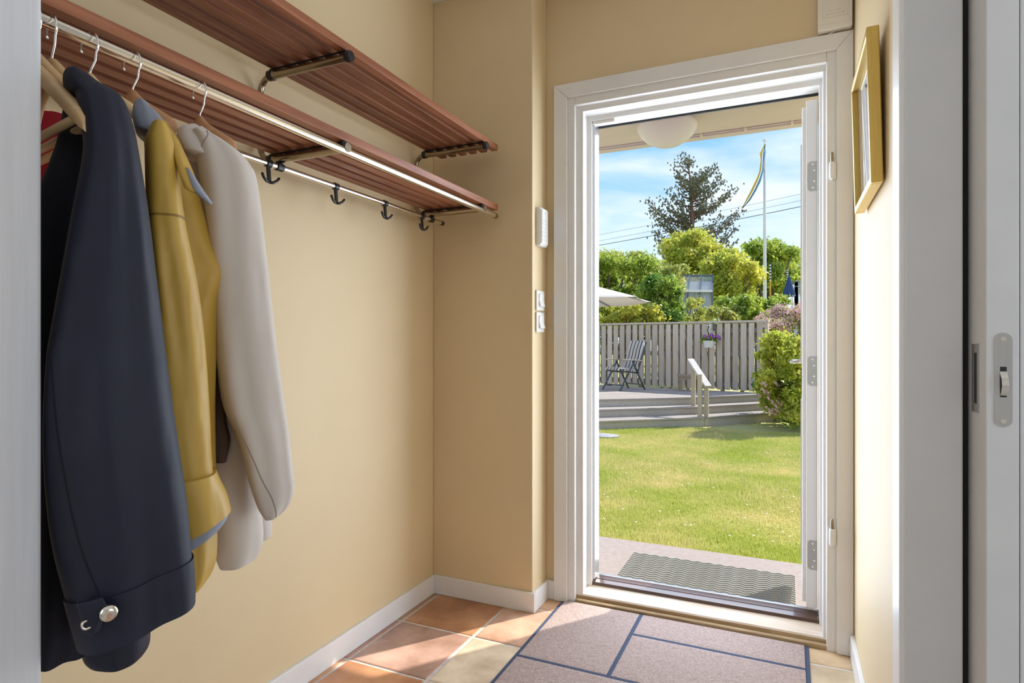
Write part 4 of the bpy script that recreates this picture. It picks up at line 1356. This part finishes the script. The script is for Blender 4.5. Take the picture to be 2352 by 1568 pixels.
# stool behind the handrail
sp = at_z(1583, 897.0, Z3)
st = thing('wooden_stool', (0, 0, 0), 'small brown wooden stool on the deck behind the handrail', 'stool')
for k in range(3):
    B(-0.23, 0.23, -0.15 + k * 0.102, -0.052 + k * 0.102, 0.285, 0.325).build('seat_board', 'stool_wood', st, bevel=0.004)
for x in (-0.17, 0.17):
    for y in (-0.11, 0.11):
        B(x - 0.03, x + 0.03, y - 0.03, y + 0.03, 0, 0.235).build('leg', 'stool_wood', st, bevel=0.003)
for y in (-0.13, 0.13):
    B(-0.2, 0.2, y - 0.012, y + 0.012, 0.235, 0.285).build('apron', 'stool_wood', st)
st.location = (sp.x, sp.y, Z3)
st.rotation_euler = (0, 0, R(12))

# ------------------------------------------------------------------ white parasol at the left
pc = at(1268, 690, 11.2)
pa = thing('parasol', (pc.x, pc.y, Z3), 'large cream white parasol reaching in from the left of the garden', 'parasol')
tip = at(1495, 693, 11.2)
rad = (Vector((tip.x, tip.y, 0)) - Vector((pc.x, pc.y, 0))).length
ez = tip.z
a0 = math.atan2(tip.y - pc.y, tip.x - pc.x)
zap = ez + 0.52
mb = MB()
nseg = 8
corner = [Vector((pc.x + rad * math.cos(a0 + 2 * math.pi * k / nseg), pc.y + rad * math.sin(a0 + 2 * math.pi * k / nseg), ez)) for k in range(nseg)]
apex = Vector((pc.x, pc.y, zap))
for k in range(nseg):
    a, b = corner[k], corner[(k + 1) % nseg]
    rows = []
    for i in range(7):
        t = i / 6
        row = []
        for j in range(7):
            s_ = j / 6
            e_ = a.lerp(b, s_)
            p = apex.lerp(e_, t)
            p.z -= 0.03 * math.sin(math.pi * s_) * t * t + 0.01 * math.sin(math.pi * t)
            row.append(p)
        rows.append(row)
    mb2 = MB().rings(rows, cap=False, closed=False)
    mb2.build('canopy_panel', 'canvas_white', pa, smooth=True, solid=0.004)
    MB().tube([apex - Vector((0, 0, 0.05)), a - Vector((0, 0, 0.02))], 0.008, 6).build('rib', 'chair_metal', pa)
MB().tube([(pc.x, pc.y, Z3), (pc.x, pc.y, zap + 0.05)], 0.022, 12).build('pole', 'pole_white', pa)
MB().lathe([(0.0, 0.0), (0.28, 0.0), (0.28, 0.05), (0.04, 0.08), (0.03, 0.3), (0.0, 0.3)], (pc.x, pc.y, Z3), 20).build('base', 'chair_metal', pa, auto=40)

# ------------------------------------------------------------------ flagpole with pennant
fp_ = at(1756.5, 700, 24.0)
zf = lambda v, d=24.0: CAM_H + (VH - v) / F_PX * d
fg = thing('flagpole', (fp_.x, fp_.y, -0.3), 'tall white flagpole with a limp blue and yellow pennant', 'flagpole')
MB().tube([(fp_.x, fp_.y, -0.3), (fp_.x, fp_.y, zf(560)), (fp_.x, fp_.y, zf(326))], [0.075, 0.062, 0.035], 16).build('pole', 'pole_white', fg, auto=40)
MB().lathe([(0.0, 0), (0.06, 0.03), (0.075, 0.07), (0.05, 0.12), (0.0, 0.14)], (fp_.x, fp_.y, zf(326)), 16).build('knob', 'pole_white', fg, smooth=True)
pen = [(1757, 331, 1757, 334), (1756, 350, 1748, 352), (1753, 372, 1749, 368), (1752, 390, 1746, 394), (1745, 415, 1739, 412), (1734, 438, 1726, 440), (1722, 458, 1717, 456), (1704, 478, 1704, 479)]
for nm, half in (('flag_blue', 0), ('flag_yellow', 1)):
    rows = []
    for i, (ua, va, ub, vb) in enumerate(pen):
        um_, vm_ = (ua + ub) / 2, (va + vb) / 2
        ua, va, ub, vb = um_ + (ua - um_) * 1.7, vm_ + (va - vm_) * 1.7, um_ + (ub - um_) * 1.7, vm_ + (vb - vm_) * 1.7
        um, vm = (ua + ub) / 2, (va + vb) / 2
        A = at(ua, va, 24.0 - 0.15 * math.sin(i)); M_ = at(um + (1.5 if half == 0 else -1.2), vm, 23.85 - 0.1 * i % 3); Bp = at(ub, vb, 24.1 + 0.15 * math.sin(i * 1.7))
        rows.append([A, M_] if half == 0 else [M_, Bp])
    MB().rings(rows, cap=False, closed=False).build('pennant_' + ('blue' if half == 0 else 'yellow'), nm, fg, smooth=True, solid=0.01)
MB().tube([at(1757.6, 330, 24.0), at(1758.5, 668, 23.9)], 0.008, 5).build('halyard', 'pole_white', fg)

# power lines far behind
for (ua, va, ub, vb, r_, lb) in ((1360, 566, 1860, 470, 0.020, 'lowest and thickest of the three overhead wires'), (1360, 556, 1860, 456, 0.009, 'middle one of the three overhead wires'), (1360, 542, 1860, 441, 0.009, 'topmost of the three overhead wires')):
    a, b = at(ua, va, 45), at(ub, vb, 37)
    pts = []
    ext = (b - a)
    for i in range(13):
        t = -0.6 + 2.2 * i / 12
        p = a + ext * t
        p.z += 0.25 * ((t - 0.5) ** 2 - 0.25)
        pts.append(p)
    tag(MB().tube(pts, r_, 6).build('power_line', 'wire_dark', smooth=True), lb, 'wire', 'overhead wires')

# ------------------------------------------------------------------ greenhouse with curtains
gd = 19.0
g0 = at(1549, 735, gd); g1 = at(1636, 735, gd)
gx = (g1 - g0); gx.z = 0
gw = gx.length + 0.35; gx.normalize()
g0 = g1 - gx * gw
gb = Vector((-gx.y, gx.x, 0))
if gb.y < 0: gb = -gb
gb = (gb + gx * 0.35).normalized()
GD = 1.9
ze = zf(668, gd); zr = zf(633, gd + 0.9)
gh = thing('greenhouse', (g0.x, g0.y, -0.3), 'small glass greenhouse with white curtains beyond the fence', 'greenhouse')
gp = lambda s_, t_, z: Vector((g0.x, g0.y, 0)) + gx * s_ + gb * t_ + Vector((0, 0, z))
nb3 = 4
for i in range(nb3 + 1):
    s_ = gw * i / nb3
    MB().beam(gp(s_, 0, -0.3), gp(s_, 0, ze), 0.05, 0.05).build('post', 'greenhouse_frame', gh)
    MB().beam(gp(s_, 0, ze), gp(s_, GD / 2, zr), 0.045, 0.05).build('rafter', 'greenhouse_frame', gh)
    MB().beam(gp(s_, GD / 2, zr), gp(s_, GD, ze), 0.045, 0.05).build('rafter', 'greenhouse_frame', gh)
    if i < nb3:
        s2 = gw * (i + 1) / nb3
        MB().prism([gp(s_, 0, ze), gp(s2, 0, ze), gp(s2, GD / 2, zr), gp(s_, GD / 2, zr)], (0, 0, 0.006)).build('roof_pane', 'glass', gh)
        MB().prism([gp(s_, GD / 2, zr), gp(s2, GD / 2, zr), gp(s2, GD, ze), gp(s_, GD, ze)], (0, 0, 0.006)).build('roof_pane', 'glass', gh)
        MB().prism([gp(s_ + 0.03, 0.06, ze - 0.03), gp(s2 - 0.03, 0.06, ze - 0.03), gp(s2 - 0.03, GD / 2 * 0.72, ze + (zr - ze) * 0.72 - 0.06), gp(s_ + 0.03, GD / 2 * 0.72, ze + (zr - ze) * 0.72 - 0.06)], (0, 0, 0.004)).build('roof_blind', 'curtain', gh)
        rows = []
        for k in range(26):
            q = s_ + (s2 - s_) * k / 25
            w = 0.03 * math.sin(k * 1.7)
            rows.append([gp(q, 0.09 + w, -0.2), gp(q, 0.09 + w * 0.7, ze - 0.03)])
        MB().rings(rows, cap=False, closed=False).build('curtain', 'curtain', gh, smooth=True, solid=0.004)
for s_ in (gw,):
    MB().beam(gp(s_, GD, -0.3), gp(s_, GD, ze), 0.05, 0.05).build('post', 'greenhouse_frame', gh)
    MB().prism([gp(s_, 0, -0.3), gp(s_, GD, -0.3), gp(s_, GD, ze), gp(s_, 0, ze)], gx * 0.006).build('side_pane', 'glass', gh)
for a, b in (((0, 0, ze), (gw, 0, ze)), ((0, GD / 2, zr), (gw, GD / 2, zr)), ((0, GD, ze), (gw, GD, ze)), ((gw, 0, ze), (gw, GD, ze))):
    MB().beam(gp(*a), gp(*b), 0.06, 0.07).build('rail', 'pole_white' if a[1] == 0 and a[0] == 0 else 'greenhouse_frame', gh)

# ------------------------------------------------------------------ far right corner: closed parasol, striped poles, pavilion
bp_ = at(1812, 700, 18.0)
zb_ = lambda v: CAM_H + (VH - v) / F_PX * 18.0
bl = thing('closed_parasol', (bp_.x, bp_.y, -0.3), 'closed dark blue parasol above the pink shrub', 'parasol')
mb = MB()
rg = []
for v_, r_ in ((632, 0.01), (640, 0.035), (655, 0.085), (668, 0.13), (679, 0.16), (681, 0.15)):
    rg.append([Vector((bp_.x + r_ * (1 + 0.18 * math.cos(8 * q)) * math.cos(q), bp_.y + r_ * (1 + 0.18 * math.cos(8 * q)) * math.sin(q), zb_(v_))) for q in [2 * math.pi * k / 48 for k in range(48)]])
mb.rings(rg)
mb.build('folded_canopy', 'blue_canvas', bl, smooth=True)
for k in range(14):
    q = 2 * math.pi * k / 14
    MB().lathe([(0, 0), (0.014, 0.01), (0.012, 0.035), (0, 0.04)], (bp_.x + 0.165 * math.cos(q), bp_.y + 0.165 * math.sin(q), zb_(681)), 8).build('tassel', 'pole_white', bl)
MB().tube([(bp_.x - 0.06, bp_.y, -0.3), (bp_.x - 0.05, bp_.y, zb_(670))], 0.026, 10).build('pole', 'pole_yellow', bl)
for u, v0, v1, vy, lb in ((1769, 604, 660, 645, 'taller black and white striped garden pole'), (1808.5, 616, 660, 648, 'striped garden pole beside the closed blue parasol')):
    p = at(u, 700, 20)
    zz = lambda v: CAM_H + (VH - v) / F_PX * 20.0
    g = thing('striped_pole', (p.x, p.y, -0.3), lb, 'pole', 'striped garden poles')
    MB().tube([(p.x, p.y, -0.3), (p.x, p.y, zz(vy))], 0.020, 8).build('shaft', 'pole_yellow', g)
    za, zb2 = zz(vy), zz(v0)
    n_ = 12
    for k in range(n_):
        MB().tube([(p.x, p.y, za + (zb2 - za) * k / n_), (p.x, p.y, za + (zb2 - za) * (k + 1) / n_)], 0.028, 8).build('band', 'black_plastic' if k % 2 else 'pole_white', g)
pv = at(1829, 700, 26.0)
zz = lambda v: CAM_H + (VH - v) / F_PX * 26.0
g = thing('glass_pavilion', (pv.x, pv.y, -0.3), 'pale glazed turret far behind the closed blue parasol', 'pavilion')
for k in range(6):
    q0, q1 = 2 * math.pi * k / 6, 2 * math.pi * (k + 1) / 6
    r_ = 0.16
    a = Vector((pv.x + r_ * math.cos(q0), pv.y + r_ * math.sin(q0), 0)); b = Vector((pv.x + r_ * math.cos(q1), pv.y + r_ * math.sin(q1), 0))
    MB().beam(a + Vector((0, 0, -0.3)), a + Vector((0, 0, zz(648))), 0.025, 0.025).build('mullion', 'pavilion_grey', g)
    MB().prism([a + Vector((0, 0, 1.5)), b + Vector((0, 0, 1.5)), b + Vector((0, 0, zz(649))), a + Vector((0, 0, zz(649)))], (0.004, 0.0, 0)).build('pane', 'glass', g)
    MB().beam(a + Vector((0, 0, zz(658))), b + Vector((0, 0, zz(658))), 0.02, 0.025).build('crossbar', 'pavilion_grey', g)
MB().lathe([(0, -0.3), (0.20, -0.3), (0.20, 2.6), (0.0, 2.6)], (pv.x, pv.y, 0), 6).build('plinth', 'pavilion_grey', g)
MB().lathe([(0, 0), (0.24, 0), (0.25, 0.03), (0.18, 0.05), (0, 0.07)], (pv.x, pv.y, zz(648)), 18).build('cap', 'greenhouse_frame', g)

# ------------------------------------------------------------------ trees and shrubs


def trunk(par, pts, rr, mat='bark_grey', name='trunk'):
    return MB().tube(pts, rr, 8).build(name, mat, par, smooth=True)


def plant(name, label, cat, base, clumps, n, size, mat, seed, group=None, trunk_r=0.05, bark='bark_grey', stems=True, **kw):
    """clumps: (u, v, depth, half width px, half height px)"""
    cs_, rs_ = [], []
    for u, v, d, hu, hv in clumps:
        p = at(u, v, d)
        cs_.append(tuple(p))
        rs_.append((hu / F_PX * d, hu / F_PX * d * 0.9, hv / F_PX * d))
    g = thing(name, tuple(base), label, cat, group)
    leaf_obj('foliage', mat, g, cs_, rs_, n, size, seed, **kw)
    if stems:
        r0 = random.Random(seed)
        c = Vector(np.mean(np.array(cs_), 0).tolist())
        mid = Vector((base[0], base[1], base[2] + 0.45 * max(0.2, c.z - base[2])))
        trunk(g, [Vector(base), mid], [trunk_r, trunk_r * 0.8])
        for k, p in enumerate(cs_):
            p = Vector(p)
            m1 = mid.lerp(p, 0.5) + Vector((r0.uniform(-.1, .1), r0.uniform(-.1, .1), 0.1))
            trunk(g, [mid, m1, p, p + (p - m1) * 0.08], [trunk_r * 0.5, trunk_r * 0.35, trunk_r * 0.2, trunk_r * 0.08], name='branch')
    return g


def scatter(u0, u1, v0, v1, d0, d1, n, hu, hv, seed, shape=None):
    r0 = random.Random(seed)
    out = []
    while len(out) < n:
        u, v, d = r0.uniform(u0, u1), r0.uniform(v0, v1), r0.uniform(d0, d1)
        if shape and not shape(u, v):
            continue
        k = r0.uniform(0.7, 1.25)
        out.append((u, v, d, hu * k, hv * k))
    return out


def gbase(u, d):
    p = at(u, 800, d)
    return (p.x, p.y, -0.32)


# big shrub right of the steps with pink blossom
sh = lambda u, v: (u > 1738 + abs(v - 870) * 0.16 + (14 if 790 < v < 830 else 0)) and not (v > 935 and u < 1790) and not (v < 780 and u < 1772)
cl_ = scatter(1735, 1935, 770, 950, 9.3, 10.6, 60, 24, 22, 1, sh) + [(1752, 815, 9.9, 20, 10), (1765, 785, 9.9, 22, 10), (1745, 862, 9.8, 18, 9), (1762, 900, 9.8, 20, 14), (1760, 880, 9.9, 22, 18), (1790, 770, 10, 20, 10), (1805, 940, 9.4, 24, 20), (1822, 955, 9.2, 18, 16)]
sb_ = plant('flowering_shrub', 'big lime green shrub with pink blossom beside the deck steps', 'shrub', gbase(1850, 10.2), cl_, 46000, 0.034, 'leaf_lime', 31, shell=0.5)
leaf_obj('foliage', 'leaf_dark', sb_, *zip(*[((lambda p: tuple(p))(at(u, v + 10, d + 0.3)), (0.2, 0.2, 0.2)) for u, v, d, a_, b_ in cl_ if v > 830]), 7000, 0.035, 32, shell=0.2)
fl_ = [(1757, 900), (1765, 915), (1750, 893), (1775, 925), (1780, 940), (1795, 940), (1810, 938), (1760, 935), (1772, 945), (1740, 905), (1788, 925), (1752, 880), (1830, 945), (1782, 880)]
leaf_obj('blossom', 'blossom_pink', sb_, [tuple(at(u + dx, v + dy, 9.35)) for u, v in fl_ for dx, dy in ((0, 0), (7, 5))], [(0.05, 0.05, 0.045)] * (2 * len(fl_)), 420, 0.026, 33, shell=0.1, stretch=1.2)
# pink shrub behind it
cl_ = scatter(1752, 1900, 702, 770, 12.6, 13.8, 26, 24, 18, 2, lambda u, v: v > 702 + max(0, 1790 - u) * 0.7)
pk = plant('lilac_shrub', 'pink blossoming shrub behind the end of the fence', 'shrub', gbase(1830, 13.4), cl_, 7000, 0.04, 'leaf_mid', 41)
leaf_obj('blossom', 'blossom_pink', pk, [tuple(at(u, v - 3, d - 0.15)) for u, v, d, a_, b_ in cl_] + [tuple(at(u, v, 12.4)) for u, v in ((1742, 728), (1752, 722), (1765, 715), (1736, 731))], [(0.24, 0.22, 0.19)] * len(cl_) + [(0.06, 0.06, 0.05)] * 4, 9500, 0.034, 42, stretch=1.2)
# hedge of shrubs behind the fence, from left to right
plant('leafy_shrub', 'light green bush under the white parasol behind the fence', 'shrub', gbase(1430, 15), scatter(1330, 1520, 705, 760, 14.4, 15.6, 34, 26, 16, 3), 15000, 0.048, 'leaf_lime', 51, 'shrubs behind the fence')
plant('leafy_tree', 'tall light green tree at the left above the parasol', 'tree', gbase(1400, 19), scatter(1300, 1500, 592, 720, 17.5, 20, 44, 30, 24, 4, lambda u, v: v > 588 + max(0, u - 1450) * 0.5), 26000, 0.062, 'leaf_mid', 52, 'trees behind the fence', trunk_r=0.1)
plant('leafy_tree', 'thin topped pale tree at the left edge of the door view', 'tree', gbase(1390, 22), scatter(1330, 1500, 580, 640, 21, 23, 26, 26, 16, 14, lambda u, v: v > 575 + abs(u - 1440) * 0.10), 9000, 0.065, 'leaf_olive', 62, 'trees behind the fence', trunk_r=0.08)
plant('leafy_shrub', 'dark green bush right of the white parasol tip', 'shrub', gbase(1520, 15.5), scatter(1490, 1560, 640, 750, 15, 16.2, 24, 22, 20, 5), 13000, 0.052, 'leaf_dark', 53, 'shrubs behind the fence')
plant('young_tree', 'slender olive green tree in front of the greenhouse', 'tree', gbase(1580, 16.5), scatter(1545, 1635, 690, 750, 16, 17.2, 16, 16, 14, 6), 2600, 0.042, 'leaf_olive', 54, 'trees behind the fence')
plant('young_tree', 'loose olive tree left of the greenhouse roof', 'tree', gbase(1540, 16.8), scatter(1528, 1572, 612, 720, 16.4, 17.4, 14, 18, 17, 7), 4800, 0.044, 'leaf_olive', 55, 'trees behind the fence')
plant('leafy_tree', 'lime green tree in front of the dark pine', 'tree', gbase(1600, 25), scatter(1540, 1680, 535, 650, 24, 27, 40, 25, 18, 8, lambda u, v: v > 522 + 1.3 * max(0, abs(u - 1595) - 30) + (20 if abs(u - 1592) < 12 else 0)), 26000, 0.075, 'leaf_lime', 56, 'trees behind the fence', trunk_r=0.12)
plant('leafy_tree', 'yellow green tree right of the greenhouse roof', 'tree', gbase(1680, 21), scatter(1625, 1735, 590, 700, 20, 22.5, 40, 24, 20, 9, lambda u, v: v > 585 + 0.5 * abs(u - 1670)), 24000, 0.065, 'leaf_lime', 57, 'trees behind the fence', trunk_r=0.1)
plant('leafy_shrub', 'mid green bush above the fence below the flagpole', 'shrub', gbase(1705, 15), scatter(1655, 1790, 690, 750, 14.4, 15.6, 30, 22, 17, 10, lambda u, v: v > 675 + abs(u - 1720) * 0.15), 14000, 0.05, 'leaf_mid', 58, 'shrubs behind the fence')
plant('leafy_shrub', 'small brownish green bush just above the fence', 'shrub', gbase(1660, 14.2), scatter(1640, 1690, 712, 745, 13.9, 14.4, 10, 15, 12, 15), 3600, 0.04, 'leaf_olive', 63, 'shrubs behind the fence')
plant('maple_tree', 'round bright green maple behind the flagpole', 'tree', gbase(1765, 30), scatter(1700, 1830, 560, 660, 28.5, 31.5, 42, 26, 18, 11, lambda u, v: v > 552 + 0.012 * (u - 1768) ** 2 * 0.9), 24000, 0.095, 'leaf_mid', 59, 'trees behind the fence', trunk_r=0.14)
plant('leafy_tree', 'distant green tree at the far right behind the turret', 'tree', gbase(1880, 34), scatter(1838, 1930, 600, 680, 33, 36, 20, 26, 20, 16), 8000, 0.11, 'leaf_mid', 64, 'trees behind the fence', trunk_r=0.12)
plant('hedge', 'dark leafy hedge closing the garden at the back', 'hedge', gbase(1600, 38), scatter(1250, 1950, 690, 800, 36, 40, 40, 40, 26, 12), 16000, 0.13, 'leaf_dark', 60, stems=False)

# pine
PD = 32.0
pb = at(1591, 800, PD)
zpn = lambda v: CAM_H + (VH - v) / F_PX * PD
pine = thing('pine_tree', (pb.x, pb.y, -0.32), 'tall dark pine rising above the garden trees', 'tree')
tpath = [(pb.x, pb.y, -0.32), (pb.x + 0.02, pb.y, zpn(640)), (pb.x - 0.03, pb.y, zpn(520)), (pb.x - 0.08, pb.y, zpn(430)), (pb.x - 0.28, pb.y, zpn(356))]
trunk(pine, tpath, [0.24, 0.17, 0.12, 0.06, 0.015], 'bark_pine')
ends = [(1570, 362), (1585, 368), (1559, 374), (1545, 384), (1556, 405), (1612, 398), (1632, 390), (1648, 386), (1655, 408), (1660, 422), (1552, 432), (1538, 444), (1548, 466), (1690, 437), (1672, 450), (1655, 458), (1484, 466), (1500, 480), (1520, 464), (1540, 480), (1700, 488), (1685, 505), (1660, 498), (1497, 492), (1510, 510), (1498, 528), (1530, 520), (1690, 528), (1672, 545), (1505, 548), (1525, 560), (1510, 575), (1688, 560), (1660, 575), (1500, 600), (1530, 610), (1675, 600), (1650, 620), (1515, 625), (1640, 440), (1625, 425), (1565, 420), (1610, 440), (1640, 520), (1545, 540), (1570, 500), (1612, 480), (1560, 580), (1630, 560)]
rp_ = random.Random(77)
needle_c, needle_r = [], []
for (ue, ve) in ends + [(rp_.uniform(1560, 1625), rp_.uniform(395, 620)) for _ in range(36)]:
    dd = PD + rp_.uniform(-1.6, 1.6)
    e_ = at(ue, ve, dd)
    rise = 8 + 0.42 * abs(ue - 1588) + rp_.uniform(0, 10)
    zt = zpn(min(ve + rise, 660))
    f_ = min(1, max(0, (zt - zpn(640)) / (zpn(356) - zpn(640))))
    s0 = Vector((pb.x - 0.28 * f_ ** 2, pb.y, zt))
    mid = s0.lerp(e_, 0.55) - Vector((0, 0, 0.12 * (e_ - s0).length))
    MB().tube([s0, mid, e_], [0.05, 0.03, 0.008], 5).build('branch', 'bark_pine', pine, smooth=True)
    L_ = (e_ - s0).length
    k = max(4, int(L_ / 0.16))
    for i in range(k):
        t = 0.28 + 0.74 * i / (k - 1)
        p = (s0.lerp(mid, t / 0.55) if t < 0.55 else mid.lerp(e_, (t - 0.55) / 0.45))
        for _ in range(6):
            q = p + Vector((rp_.gauss(0, .14), rp_.gauss(0, .18), rp_.gauss(0.07, .12)))
            needle_c.append(tuple(q)); needle_r.append((0.05, 0.05, 0.085))
leaf_obj('needles', 'needles', pine, needle_c, needle_r, 130000, 0.021, 78, shell=0.1, stretch=4.5, flat=0.3)

# small daisies in the lawn
wd = MB()
rw = random.Random(5)
for k in range(70):
    y = rw.uniform(4.5, 9.3)
    x = -0.14 * y + rw.uniform(-1, 1) * (0.16 * y)
    wd.lathe([(0.0, 0.002), (0.010, 0.0)], (x, y, ZLAWN + 0.03), 6, (0, 0, 1), cap=False)
tag(wd.build('lawn_daisies', 'stripe_white'), 'tiny white daisies dotted over the lawn', 'flowers', kind='stuff')
